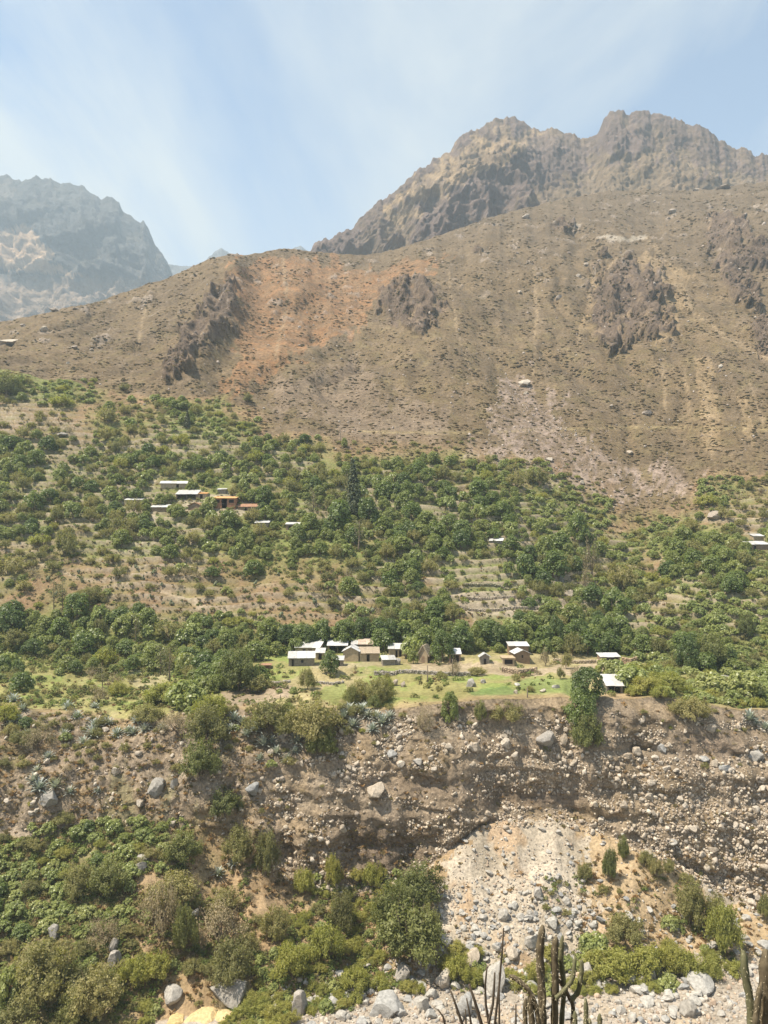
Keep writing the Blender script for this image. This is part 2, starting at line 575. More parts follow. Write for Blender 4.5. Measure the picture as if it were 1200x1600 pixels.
MAP_CL = {1110: 'OOOOOOOOOOOSS.S..S..SSSS', 1140: 'OOOOSOOOOOOS.....S...S.S', 1170: 'OSOSSOOSOOS...........S.', 1200: 'SSSSSSSSSS........S.....', 1230: 'SSSSSSSSSS..............', 1260: 'SSSSSSSSS...............'}


def cell(m, px, py):
    r = int(py // 30) * 30
    if m is MAP_LOW:
        r = 1280 + int((py - 1280) // 30) * 30
    c = int(px // 50)
    if r not in m or c < -6 or c > 29:
        return None
    return m[r][min(23, max(0, c))]


GREEN = {'D': 0.65, 'M': 0.55, 'O': 0.28, 'S': 0.08, 'G': 0.6, 'B': 0.8, 'T': 0.75, '_': 0.75, '.': 0.0}


def map_field(m, table, px, py, jit=14):
    qx = px + jit * fbm2(px / 40, py / 25, 3, 9.0)
    qy = py + jit * 0.7 * fbm2(px / 40, py / 25, 3, 27.0)
    ks = sorted(m)
    arr = np.array([[table[c] for c in m[k]] for k in ks])
    ri = np.clip((qy - ks[0]) / 30 - 0.5, 0, len(ks) - 1.001)
    ci = np.clip(qx / 50 - 0.5, 0, 22.999)
    r0, c0 = ri.astype(int), ci.astype(int)
    fr, fc = ri - r0, ci - c0
    r1 = np.minimum(r0 + 1, len(ks) - 1)
    return (arr[r0, c0] * (1 - fc) + arr[r0, c0 + 1] * fc) * (1 - fr) + (arr[r1, c0] * (1 - fc) + arr[r1, c0 + 1] * fc) * fr


# -- relief
# farmed slope: old terraces, steps of about two metres
w6 = sstep(6.02, 6.2, VV) * (1 - sstep(6.85, 7.08, VV))
zz = Z + 1.5 * fbm2(X / 45, Y / 45, 3, 1.0)
h = 2.5
fr = zz / h - np.floor(zz / h)
stepz = h * (np.floor(zz / h) + sstep(0.66, 0.98, fr)) - zz
tm = 0.95 * sstep(-0.45, 0.15, fbm2(X / 60, Y / 60, 2, 8.0) + 0.15)
Z = Z + w6 * stepz * tm + w6 * 1.2 * fbm2(X / 30, Y / 30, 3, 4.0)
# bare hillside: broad ribs and hollows, small hummocks
w7 = sstep(7.0, 7.25, VV) * (1 - 0.93 * sstep(7.75, 7.985, VV)) * (VV < 8.5)
rib = fbm2(X / 75, Y / 190, 4, 2.0) * 9 + fbm2(X / 18, Y / 30, 4, 6.0) * 1.5
Z = Z + w7 * rib
gl = 1 - np.abs(pn2(X / 58 + 0.35 * fbm2(X / 60, Y / 60, 2, 14.0), Y / 420 + 3.3))
Z = Z - w7 * 3.2 * sstep(0.80, 0.99, gl)
Z = Z + sstep(7.0, 7.1, VV) * (VV < 8.2) * (0.30 * fbm2(X / 4.0, Y / 4.0, 3, 6.5))
# cattle terracettes on the right of the slope
tz = sstep(700, 900, PX0) * sstep(420, 520, PY0) * sstep(7.0, 7.1, VV) * (VV < 7.9)
qz = Z / 3.4 + 0.9 * fbm2(X / 25, Y / 25, 2, 3.0)
Z = Z + tz * 0.55 * (sstep(0.5, 1.0, qz - np.floor(qz)) - (qz - np.floor(qz)))
# the spur with the dark crag and the orange hollow beside it
spx = np.interp(PY0, [395, 440, 480, 540, 590, 640], [372, 362, 358, 335, 305, 290])
dsp = PX0 - spx
spur = np.exp(-(np.where(dsp < 0, dsp / 62, dsp / 26)) ** 2) * sstep(392, 430, PY0) * (1 - sstep(560, 640, PY0)) * (VV > 7) * (VV < 8)
Z = Z + 13 * spur
hol = np.exp(-((PX0 - 470) / 85) ** 2) * np.exp(-((PY0 - 480) / 70) ** 2) * (VV > 7) * (VV < 8)
Z = Z - 7 * hol
# crags
CRAGS = [(324, 522, 66, 35, -57), (288, 565, 38, 29, -40), (345, 478, 30, 20, -60), (640, 478, 52, 34, 18), (650, 508, 24, 20, 60), (985, 455, 66, 48, 40), (950, 505, 40, 24, 55), (1010, 500, 40, 24, 30),
         (1130, 370, 36, 30, 20), (1150, 430, 52, 24, 55), (1195, 520, 22, 36, 0), (1180, 400, 30, 20, 0), (880, 352, 22, 8, 10), (745, 390, 9, 5, 0)]
crag = np.zeros_like(Z)
cn = fbm2(PX0 / 16, PY0 / 16, 4, 12.0)
for (cx_, cy_, a_, b_, ang) in CRAGS:
    ca, sa = math.cos(R(ang)), math.sin(R(ang))
    dx, dy = PX0 - cx_, PY0 - cy_
    rr = ((dx * ca + dy * sa) / a_) ** 2 + ((-dx * sa + dy * ca) / b_) ** 2
    crag = np.maximum(crag, sstep(1.25, 0.55, rr + 0.95 * cn))
crag = crag * (VV > 7) * (VV < 7.97)
rn = ridged3((X + 0.4 * Z) / 17, Y / 60, (Z - 0.2 * X) / 42, 4, 2.0)
rn2 = ridged3((X + 0.4 * Z) / 6.5, Y / 24, (Z - 0.3 * X) / 13, 4, 5.0)
Z = Z + crag * (2.6 * rn + 0.9 * rn2 + 1.5)
Y = Y - crag * (7.0 * rn + 3.0 * rn2 + 3.0)
# little rocks everywhere on the upper slope
rk = sstep(0.52, 0.75, fbm2(X / 16, Y / 16, 4, 31.0)) * sstep(7.35, 7.6, VV) * (VV < 7.95)
Z = Z + rk * 2.2 * (0.6 + ridged3(X / 7, Y / 7, Z / 6, 3, 9.0))
# cliff: vertical flutes, ledges of harder beds, hollows under them
wc = sstep(3.96, 4.08, VV) * (1 - sstep(4.86, 5.0, VV))
leftness = sstep(420, 300, PX0)
flute = fbm3(X / 9, Y / 9, Z / 26, 4, 1.5)
bed = fbm3(X / 45, 0 * X, (Z + 0.04 * X) / 3.6, 3, 7.7)
lump = fbm3(X / 3.2, Y / 3.2, Z / 2.6, 3, 3.3)
Y = Y + wc * (1.9 * flute + 0.95 * bed * (1 - 0.5 * leftness) + 0.55 * lump)
Z = Z + wc * (0.5 * lump + leftness * 1.3 * fbm2(X / 6, Y / 6, 3, 2.2))
# an undercut bay in the middle and the band of hollows right of it
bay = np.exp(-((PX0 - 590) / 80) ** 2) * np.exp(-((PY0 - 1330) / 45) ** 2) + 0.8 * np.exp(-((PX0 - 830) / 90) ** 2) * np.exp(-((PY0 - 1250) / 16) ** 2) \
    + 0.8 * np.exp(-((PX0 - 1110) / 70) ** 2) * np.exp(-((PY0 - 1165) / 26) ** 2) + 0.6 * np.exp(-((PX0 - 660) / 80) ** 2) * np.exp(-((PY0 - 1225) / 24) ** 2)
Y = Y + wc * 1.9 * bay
# talus and bank
wt = sstep(3.0, 3.12, VV) * (1 - sstep(3.93, 4.0, VV))
Z = Z + wt * (1.5 * fbm2(X / 16, Y / 16, 4, 5.0) + 0.3 * fbm2(X / 3, Y / 3, 3, 15.0))
gully = np.exp(-((PX0 - 345 - (PY0 - 1290) * 0.1) / 38) ** 2) * wt
Z = Z - 2.0 * gully
Z = Z + wt * 1.3 * np.exp(-((PX0 - 800) / 95) ** 2) * sstep(3.0, 3.9, VV)
Z = Z + wt * 2.5 * np.exp(-((PX0 - 1010) / 70) ** 2) * np.exp(-((PY0 - 1390) / 60) ** 2)
wr = sstep(2.0, 2.25, VV) * (1 - sstep(2.9, 3.1, VV))
Z = Z + wr * (0.5 * fbm2(X / 9, Y / 9, 4, 5.0))
# fields: nearly flat with low banks between them
wf = sstep(5.02, 5.1, VV) * (1 - sstep(5.92, 6.0, VV))
fb = Z + 0.5 * fbm2(X / 40, Y / 30, 2, 3.0)
ff = fb / 1.5 - np.floor(fb / 1.5)
Z = Z + wf * (1.5 * (np.floor(fb / 1.5) + sstep(0.8, 1.0, ff)) - fb) * 0.85
wn_ = (1 - sstep(1.9, 2.0, VV)) * sstep(0.6, 1.2, VV)
Z = Z + wn_ * 1.0 * fbm2(X / 12, Y / 12, 4, 1.0)
print('relief', round(time.time() - T0, 1))

# -- albedo of the ground, per vertex
PX, PY = project(X, Y, Z)


def C(*c):
    return np.array(c, float)


def lay(A, c, m):
    return A + (np.asarray(c) - A) * m[..., None]


nA = fbm2(X / 42, Y / 55, 4, 21.0)
nB = fbm2(X / 9, Y / 9, 4, 33.0)
nC = fbm2(X / 2.6, Y / 2.6, 3, 55.0)
A = np.zeros(Z.shape + (3,)) + C(0.180, 0.128, 0.070)
A = lay(A, C(0.148, 0.107, 0.063), sstep(-0.2, 0.5, nA) * 0.9)
A = lay(A, C(0.190, 0.146, 0.070), sstep(0.0, 0.6, nB) * 0.6 * sstep(380, 560, PY))
A = lay(A, C(0.205, 0.152, 0.098), sstep(0.1, 0.6, -nB) * 0.5)
A = lay(A, C(0.148, 0.108, 0.062), sstep(0.25, 0.7, nC) * 0.55)
upper = sstep(440, 330, PY) * (VV > 7)
A = lay(A, C(0.148, 0.110, 0.069), upper * 0.6)
hill = (VV > 6.9)
orange = poly_mask([(352, 415), (405, 400), (470, 402), (540, 412), (600, 425), (620, 410), (700, 400), (640, 440), (590, 470), (572, 510), (500, 535), (450, 565), (400, 600), (345, 640), (352, 600), (372, 560), (368, 480)], PX, PY, 24)
A = lay(A, C(0.292, 0.160, 0.075), orange * hill * (0.48 + 0.5 * sstep(-0.3, 0.5, nB + 0.4 * nC)) * (1 - 0.5 * sstep(0.2, 0.5, nC)))
yel = poly_mask([(1080, 560), (1110, 560), (1130, 700), (1105, 710)], PX, PY, 8) + poly_mask([(1150, 620), (1165, 620), (1185, 700), (1170, 700)], PX, PY, 6) + poly_mask([(905, 520), (925, 430), (1010, 390), (1080, 430), (1060, 520), (1020, 540), (1045, 470), (1000, 410), (930, 450), (920, 520)], PX, PY, 9)
A = lay(A, C(0.33, 0.235, 0.13), np.clip(yel, 0, 1) * hill * 0.55)
pale = poly_mask([(530, 690), (500, 640), (420, 650), (430, 600), (560, 560), (600, 620), (700, 640), (700, 690)], PX, PY, 22)
A = lay(A, C(0.24, 0.178, 0.125), pale * hill * 0.6)
path_ = np.exp(-((PY - (674 + 0.008 * (600 - PX) + 3 * np.sin(PX / 90))) / 1.6) ** 2) * (PX > 560) * hill
A = lay(A, C(0.36, 0.28, 0.14), path_ * 0.7)
ws = poly_mask([(930, 372), (1010, 366), (1015, 374), (950, 378)], PX, PY, 6) + poly_mask([(865, 346), (912, 348), (905, 358), (868, 356)], PX, PY, 5)
A = lay(A, C(0.46, 0.40, 0.32), np.clip(ws, 0, 1) * hill * 0.6)
A = lay(A, C(0.150, 0.108, 0.078), crag * 0.9)
A = lay(A, C(0.112, 0.082, 0.062), crag * sstep(0.0, 0.5, nB) * 0.8)
A = lay(A, C(0.28, 0.2, 0.12), crag * sstep(0.35, 0.7, -nB) * 0.7)
A = lay(A, C(0.33, 0.27, 0.22), rk * 0.6)
def strip(pts, wd, jit=3.0):
    qx = PX + jit * fbm2(PX / 25, PY / 25, 3, 90.0)
    qy = PY + jit * fbm2(PX / 25, PY / 25, 3, 95.0)
    d = np.full(PX.shape, 1e9)
    for (x1, y1), (x2, y2) in zip(pts[:-1], pts[1:]):
        t_ = np.clip(((qx - x1) * (x2 - x1) + (qy - y1) * (y2 - y1)) / ((x2 - x1) ** 2 + (y2 - y1) ** 2), 0, 1)
        d = np.minimum(d, (qx - x1 - t_ * (x2 - x1)) ** 2 + (qy - y1 - t_ * (y2 - y1)) ** 2)
    return np.exp(-d / (2 * wd * wd))


wash = np.zeros(PX.shape)
for pts_, wd_ in (([(1098, 585), (1104, 630), (1116, 705)], 2.6), ([(1036, 560), (1040, 640)], 2.2), ([(1172, 600), (1195, 665)], 2.4), ([(1070, 580), (1076, 645)], 2.0), ([(905, 540), (925, 450), (965, 405)], 2.4), ([(1060, 430), (1075, 480), (1140, 530), (1200, 560)], 3.0), ([(835, 420), (838, 500), (832, 585)], 2.2),
                  ([(700, 420), (715, 520), (740, 600)], 1.6), ([(440, 400), (450, 470), (430, 560)], 2.0), ([(230, 470), (215, 540)], 1.6), ([(1010, 372), (1060, 430), (1090, 500)], 2.2)):
    wash = np.maximum(wash, strip(pts_, wd_))
A = lay(A, C(0.34, 0.25, 0.15), wash * (VV > 7) * 0.7 * sstep(-0.5, 0.2, nC))
# farmed slope
farm = (VV > 5.9) & (VV < 7.12)
g = map_field(MAP_UP, GREEN, PX, PY)
gm = np.clip(1.5 * g + 0.45 * nB + 0.2 * nC, 0, 1) * farm * sstep(0.0, 0.10, g)
farmw = farm * sstep(0.0, 0.10, g)
A = lay(A, C(0.27, 0.18, 0.095), farmw * 0.85)
A = lay(A, C(0.27, 0.165, 0.095), farmw * sstep(0.15, 0.6, fbm2(X / 20, Y / 20, 3, 71.0)) * 0.6)
A = lay(A, C(0.185, 0.20, 0.062), gm)
A = lay(A, C(0.36, 0.29, 0.21), farm * sstep(0.70, 0.85, fr) * w6 * tm * 0.85)
A = lay(A, C(0.44, 0.36, 0.27), np.clip(poly_mask([(850, 880), (900, 870), (890, 920), (905, 960), (865, 965), (875, 920)], PX, PY, 12) + poly_mask([(195, 790), (240, 785), (250, 830), (200, 815)], PX, PY, 8)
                                     + poly_mask([(270, 770), (400, 772), (405, 805), (280, 800)], PX, PY, 8) + poly_mask([(715, 925), (860, 935), (850, 965), (720, 955)], PX, PY, 10), 0, 1) * farm * 0.7)
scree = poly_mask([(785, 590), (835, 595), (870, 640), (930, 690), (965, 730), (1040, 740), (1090, 765), (1000, 775), (900, 775), (780, 745), (745, 712), (765, 650)], PX, PY, 46, sc=34)
scree = np.clip(scree + poly_mask([(1005, 725), (1040, 720), (1090, 768), (1040, 770)], PX, PY, 14), 0, 1)
A = lay(A, C(0.33, 0.25, 0.20), scree * (VV > 6.2) * (0.12 + 0.75 * sstep(-0.35, 0.45, nC + 0.7 * nB)))
trail = np.zeros(PX.shape)
for pts_, wd_ in (([(425, 838), (470, 842), (500, 836)], 1.6), ([(885, 895), (872, 930), (880, 965)], 2.4), ([(738, 945), (748, 985), (745, 1010)], 1.6), ([(238, 765), (246, 742)], 1.5), ([(200, 800), (205, 835), (250, 846), (330, 843)], 1.6), ([(60, 880), (130, 905), (220, 915), (330, 950), (420, 975)], 1.8), ([(560, 900), (640, 885), (720, 900)], 1.6), ([(1030, 870), (1080, 905), (1110, 935)], 2.2)):
    trail = np.maximum(trail, strip(pts_, wd_))
A = lay(A, C(0.42, 0.34, 0.235), trail * farm * 0.8)
# fields
fld = (VV > 4.97) & (VV < 6.0)
A = lay(A, C(0.285, 0.262, 0.10), fld * 1.0)
A = lay(A, C(0.235, 0.275, 0.075), fld * sstep(-0.1, 0.5, nB + 0.3 * nC))
A = lay(A, C(0.37, 0.30, 0.16), fld * sstep(0.12, 0.5, nA + 0.3 * nC) * 0.8)
for poly, c, w in [([(343, 1082), (400, 1070), (455, 1072), (450, 1092), (400, 1100), (350, 1108)], C(0.33, 0.255, 0.175), 0.95), ([(640, 1036), (790, 1034), (830, 1046), (930, 1036), (990, 1040), (960, 1052), (800, 1056), (700, 1054), (645, 1050)], C(0.40, 0.315, 0.21), 0.9),
                   ([(733, 1080), (795, 1068), (815, 1082), (790, 1088), (735, 1086)], C(0.14, 0.205, 0.06), 0.8), ([(505, 1072), (540, 1068), (540, 1092), (500, 1094)], C(0.24, 0.27, 0.08), 0.8),
                   ([(800, 1062), (900, 1060), (900, 1085), (830, 1086)], C(0.185, 0.25, 0.07), 0.7), ([(940, 1080), (1000, 1080), (1000, 1092), (930, 1092)], C(0.40, 0.29, 0.17), 0.9),
                   ([(470, 1040), (590, 1032), (600, 1040), (520, 1046)], C(0.40, 0.33, 0.21), 0.6), ([(60, 1062), (130, 1064), (100, 1100), (40, 1095)], C(0.27, 0.26, 0.09), 0.7), ([(195, 1045), (270, 1050), (240, 1080), (200, 1065)], C(0.42, 0.35, 0.22), 0.6)]:
    A = lay(A, c, poly_mask(poly, PX, PY, 5) * fld * w)
A = lay(A, C(0.33, 0.235, 0.13), fld * sstep(5.12, 5.02, VV) * 0.8)
# cliff
clf = (VV >= 3.93) & (VV < 5.0)
A = lay(A, C(0.295, 0.228, 0.156), clf * 1.0)
A = lay(A, C(0.33, 0.265, 0.19), clf * sstep(0.0, 0.45, bed + 0.3 * lump) * 0.85)
A = lay(A, C(0.37, 0.27, 0.155), clf * sstep(0.1, 0.6, fbm3(X / 12, Y / 12, Z / 9, 4, 44.0)) * (0.45 + 0.5 * leftness))
A = lay(A, C(0.22, 0.165, 0.12), clf * np.clip(bay * 1.1, 0, 1) * 0.8)  # undercut hollows darkened in the colour itself, painting in their shade
A = lay(A, C(0.20, 0.185, 0.085), clf * leftness * sstep(0.25, 0.6, nB) * 0.6)
# bank and talus
bnk = (VV > 2.9) & (VV < 3.98)
A = lay(A, C(0.36, 0.255, 0.145), bnk * 1.0)
A = lay(A, C(0.43, 0.32, 0.19), bnk * sstep(860, 920, PX))
A = lay(A, C(0.25, 0.205, 0.10), bnk * sstep(0.0, 0.5, nB) * 0.6 * sstep(760, 600, PX))
A = lay(A, C(0.20, 0.195, 0.08), bnk * sstep(240, 150, PX) * 0.6)
palet = poly_mask([(690, 1345), (735, 1285), (800, 1270), (890, 1272), (925, 1310), (915, 1380), (935, 1420), (960, 1480), (1000, 1500), (1200, 1500), (1200, 1640), (560, 1640), (600, 1545), (690, 1490), (668, 1420)], PX, PY, 34)
A = lay(A, C(0.47, 0.405, 0.315), bnk * palet * 0.95)
A = lay(A, C(0.42, 0.36, 0.28), bnk * poly_mask([(1080, 1330), (1200, 1380), (1200, 1430), (1100, 1400)], PX, PY, 12) * 0.9)
A = lay(A, C(0.42, 0.27, 0.14), bnk * palet * sstep(0.3, 0.6, nB) * 0.6)
riv = (VV >= 1.9) & (VV <= 2.98)
A = lay(A, C(0.40, 0.345, 0.28), riv * 1.0)
A = lay(A, C(0.40, 0.315, 0.21), riv * sstep(0.0, 0.5, nB) * 0.7)
near = VV < 1.95
A = lay(A, C(0.33, 0.26, 0.165), near * 1.0)
_g = A.mean(-1, keepdims=True)
A = np.clip(0.84 * (A * 0.97 + _g * 0.03), 0.01, 0.9)


def grid_faces(nr, nc):
    i = np.arange(nr * nc).reshape(nr, nc)
    return np.stack([i[:-1, :-1], i[:-1, 1:], i[1:, 1:], i[1:, :-1]], -1).reshape(-1, 4)


STRUCT = {}
cuts = [0]
edges_v = [(0.0, 2.0, 'river_bank', M_TALUS), (2.0, 3.0, 'river_bed', M_TALUS), (3.0, 4.0, 'talus_slope', M_TALUS), (4.0, 5.0, 'cliff', M_CLIFF),
           (5.0, 6.0, 'terrace_ground', M_FIELD), (6.0, 7.0, 'farmed_slope', M_FIELD), (7.0, 10.0, 'bare_hillside', M_HILL)]
for a, b, nm, mt in edges_v:
    s = rows(a, b)
    V = np.stack([X[s], Y[s], Z[s]], -1).reshape(-1, 3)
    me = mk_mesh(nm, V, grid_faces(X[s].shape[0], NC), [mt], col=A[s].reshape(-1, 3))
    o = add(nm, me)
    tag(o, kind='structure')
    STRUCT[nm] = o
for nm, lb in (('river_bank', 'dry near bank dropping steeply to the river bed'), ('river_bed', 'pale stony dry river bed'), ('talus_slope', 'pale scree and brushy bank under the cliff'),
               ('cliff', 'brown earth cliff studded with pale stones'), ('terrace_ground', 'green and tan fields on the shelf above the cliff'),
               ('farmed_slope', 'terraced farmed slope under trees'), ('bare_hillside', 'bare brown hillside with orange hollow and crags')):
    STRUCT[nm]['label'] = lb

# a coarse copy of the whole surface for finding the ground under a pixel
Vall = np.stack([X, Y, Z], -1).reshape(-1, 3)
BVH = BVHTree.FromPolygons(Vall.tolist(), grid_faces(NR, NC).tolist())
print('ground', round(time.time() - T0, 1))
O0 = Vector((0, 0, 0))


def hit(px, py):
    p, n, i, d = BVH.ray_cast(O0, ray(px, py).normalized())
    if p is None:
        return None, None, None
    if n.z < 0:
        n = -n
    return p, n, float(Vg[(i // (NC - 1))])


def ground_z(x, y, top=None):
    p, n, i, d = BVH.ray_cast(Vector((x, y, 1500)), Vector((0, 0, -1)))
    return p.z if p else -60


# ------------------------------------------------------------------ mountains
def mountain(name, ridge, Dr, foot, mat, cols, nrow, amp, sc, rock, grass, label, seed, jag, extra=None):
    p = np.array(ridge, float)
    t, s = st(p[:, 0], p[:, 1])
    tt = np.linspace(t[0], t[-1], cols)
    if isinstance(Dr, (int, float)):
        D1 = np.full(cols, float(Dr))
    else:
        dt, _ = st(np.array([q[0] for q in Dr], float), np.full(len(Dr), 300.0))
        D1 = np.interp(tt, dt, [q[1] for q in Dr])
    Z1 = D1 * np.interp(tt, t, s)
    x1 = tt * D1
    Z1 = Z1 + jag * (fbm2(x1 / (sc * 0.35), 3.3 + 0 * x1, 5, seed, 0.62) + 0.5 * np.abs(fbm2(x1 / (sc * 0.12), 7.7 + 0 * x1, 3, seed)))
    D0 = np.full(cols, float(foot[0])); Z0 = np.full(cols, float(foot[1]))
    u = np.linspace(0, 1, nrow)
    ub = np.linspace(0, 1, 8)[1:]
    Dm = np.concatenate([D0 + (D1 - D0) * u[:, None], D1 + (D1 * 0.25) * ub[:, None]])
    prof = (0.82 * u + 0.18 * u ** 3)[:, None]
    Zm = np.concatenate([Z0 + (Z1 - Z0) * prof, Z1 - (Z1 * 0.55) * ub[:, None]])
    Um = np.concatenate([u, 1 + ub])[:, None] + 0 * Dm
    Xm = tt[None, :] * Dm
    Ym = Dm.copy()
    w = sstep(0, 0.15, Um) * (1 - 0.88 * sstep(0.66, 0.99, Um))
    big = ridged3((Xm + 0.25 * Zm) / (sc * 1.7), Ym / (sc * 3.0), Zm / (sc * 2.8), 5, seed)
    med = ridged3((Xm - 0.3 * Zm) / (sc * 0.42), Ym / (sc * 0.6), Zm / (sc * 0.5), 4, seed + 4)
    if name == 'rocky_mountain':          # the right-hand shoulder is smooth scrub
        pxa, pya = project(Xm, Ym, Zm)
        w = w * (1 - 0.72 * sstep(800, 900, pxa) * sstep(215, 265, pya))
    d = w * amp * (big + 0.5 * med)
    fine = amp * 0.06 * (1 - 0.5 * sstep(0.9, 1.0, Um)) * (Um < 1.05) * fbm3(Xm / (sc * 0.06), Ym / (sc * 0.06), Zm / (sc * 0.06), 3, seed)
    Zm = Zm + 0.25 * d + fine
    Ym = Ym - 0.8 * d - fine
    px, py = project(Xm, Ym, Zm)
    gz = np.gradient(Zm, axis=0) / np.maximum(np.hypot(np.gradient(Ym, axis=0), 1e-3), 1e-3)
    slope = np.abs(gz)
    na = fbm2(px / 60, py / 50, 4, seed + 1)
    nb = fbm2(px / 14, py / 14, 4, seed + 2)
    Am = np.zeros(Zm.shape + (3,)) + C(*rock)
    Am = lay(Am, C(*rock) * 0.72, sstep(0.0, 0.5, nb) * 0.8)
    gmask = sstep(0.15, -0.35, d / amp - 0.25 * na - 0.2 * nb)
    Am = lay(Am, C(*grass), np.clip(gmask, 0, 1) * 0.75)
    if extra:
        Am = extra(Am, px, py, na, nb)
    Vm = np.stack([Xm, Ym, Zm], -1).reshape(-1, 3)
    me = mk_mesh(name, Vm, grid_faces(*Xm.shape), [mat], col=np.clip(Am.reshape(-1, 3), 0.01, 0.9))
    o = add(name, me)
    tag(o, label, kind='structure')
    return Vm.max(0)


def ex_right(Am, px, py, na, nb):
    tan_ = poly_mask([(600, 330), (690, 250), (740, 215), (790, 200), (840, 215), (800, 240), (730, 285), (660, 320), (620, 370)], px, py, 22)
    Am = lay(Am, C(0.27, 0.195, 0.115), tan_ * (0.5 + 0.4 * sstep(-0.2, 0.3, nb)))
    low = poly_mask([(700, 400), (800, 330), (890, 290), (930, 245), (1050, 240), (1100, 265), (1300, 290), (1300, 360), (900, 360)], px, py, 30)
    return lay(Am, C(0.165, 0.122, 0.075), low * 0.8)


def ex_left(Am, px, py, na, nb):
    sc_ = poly_mask([(-60, 380), (30, 355), (60, 370), (90, 410), (135, 433), (60, 425), (-60, 410)], px, py, 12)
    Am = lay(Am, C(0.36, 0.25, 0.155), sc_ * 0.85)
    lowm = sstep(425, 450, py + 8 * nb)
    Am = lay(Am, C(0.27, 0.195, 0.135), lowm * 0.7)
    return lay(Am, C(0.3, 0.25, 0.2), poly_mask([(-40, 285), (20, 278), (30, 300), (0, 320), (-40, 320)], px, py, 8) * 0.2)


mountain('rocky_mountain', [(430, 450), (470, 418), (490, 390), (520, 372), (545, 360), (560, 346), (585, 325), (612, 308), (640, 280), (652, 264), (680, 250), (700, 235), (715, 216), (740, 204), (765, 197), (780, 187), (792, 182), (806, 186), (822, 194), (840, 207), (870, 208), (900, 212), (918, 214), (934, 210), (942, 190), (952, 176), (966, 174), (984, 178), (996, 171), (1010, 170), (1024, 179), (1050, 186), (1080, 194), (1100, 204), (1128, 222), (1136, 230), (1150, 236), (1165, 234), (1180, 246), (1190, 236), (1200, 240), (1260, 250), (1400, 300), (1600, 380)],
         [(400, 1120), (800, 1330), (1200, 1290), (1600, 1290)], (885, 300), M_MOUNT, 680, 210, 50, 130, (0.124, 0.092, 0.077), (0.172, 0.127, 0.080), 'brown rocky mountain with two jagged summits', 2.0, 8, ex_right)
mountain('hazy_mountain', [(-500, 250), (-300, 230), (-150, 262), (-50, 270), (0, 276), (12, 277), (26, 285), (45, 284), (58, 280), (66, 284), (80, 283), (95, 291), (110, 292), (128, 292), (136, 299), (146, 306), (158, 314), (168, 311), (177, 309), (186, 316), (192, 330), (202, 338), (214, 346), (220, 350), (225, 346), (231, 356), (236, 368), (243, 384), (252, 397), (262, 412), (268, 424), (272, 436), (280, 452), (300, 480), (330, 500)],
         2600, (1500, 260), M_FAR, 460, 170, 130, 360, (0.062, 0.060, 0.058), (0.10, 0.088, 0.07), 'hazy blue-grey rocky mountain with sheer face and pale scree', 11.0, 8, ex_left)
mountain('distant_peak', [(150, 470), (240, 425), (262, 414), (285, 416), (305, 418), (318, 413), (328, 402), (336, 394), (346, 390), (354, 396), (362, 403), (380, 404), (400, 402), (430, 398), (455, 391), (470, 387), (482, 391), (500, 396), (540, 410), (600, 440)],
         3500, (2500, 560), M_FAR, 260, 60, 110, 420, (0.10, 0.097, 0.095), (0.15, 0.135, 0.12), 'pale distant peak in the notch between the mountains', 23.0, 10)
print('mountains', round(time.time() - T0, 1))

# ------------------------------------------------------------------ haze
hv = [(x, y, z) for x in (-5000, 5000) for y in (-60, 5000) for z in (-76, 1560)]
hf = [[0, 1, 3, 2], [4, 6, 7, 5], [0, 4, 5, 1], [2, 3, 7, 6], [0, 2, 6, 4], [1, 5, 7, 3]]
M_HAZE = bpy.data.materials.new('haze_air')
M_HAZE.use_nodes = True
M_HAZE.node_tree.nodes.clear()
ho = M_HAZE.node_tree.nodes.new('ShaderNodeOutputMaterial')
pv = M_HAZE.node_tree.nodes.new('ShaderNodeVolumePrincipled')
pv.inputs['Color'].default_value = (0.70, 0.85, 0.97, 1)
pv.inputs['Density'].default_value = 0.00017
pv.inputs['Anisotropy'].default_value = 0.2
M_HAZE.node_tree.links.new(pv.outputs[0], ho.inputs['Volume'])
haze = add('haze', mk_mesh('haze', np.array(hv), np.array(hf), [M_HAZE], smooth=False))
tag(haze, kind='stuff')


# ------------------------------------------------------------------ rocks
def icosphere(sub):
    t = (1 + 5 ** 0.5) / 2
    v = [(-1, t, 0), (1, t, 0), (-1, -t, 0), (1, -t, 0), (0, -1, t), (0, 1, t), (0, -1, -t), (0, 1, -t), (t, 0, -1), (t, 0, 1), (-t, 0, -1), (-t, 0, 1)]
    v = [Vector(q).normalized() for q in v]
    f = [(0, 11, 5), (0, 5, 1), (0, 1, 7), (0, 7, 10), (0, 10, 11), (1, 5, 9), (5, 11, 4), (11, 10, 2), (10, 7, 6), (7, 1, 8), (3, 9, 4), (3, 4, 2), (3, 2, 6), (3, 6, 8), (3, 8, 9), (4, 9, 5), (2, 4, 11), (6, 2, 10), (8, 6, 7), (9, 8, 1)]
    for _ in range(sub):
        cache, nf = {}, []

        def mid(a, b):
            k = (min(a, b), max(a, b))
            if k not in cache:
                v.append((v[a] + v[b]).normalized()); cache[k] = len(v) - 1
            return cache[k]
        for a, b, c in f:
            ab, bc, ca = mid(a, b), mid(b, c), mid(c, a)
            nf += [(a, ab, ca), (b, bc, ab), (c, ca, bc), (ab, bc, ca)]
        f = nf
    return np.array([tuple(q) for q in v]), np.array(f)


ICO = {s: icosphere(s) for s in (0, 1, 2, 3)}


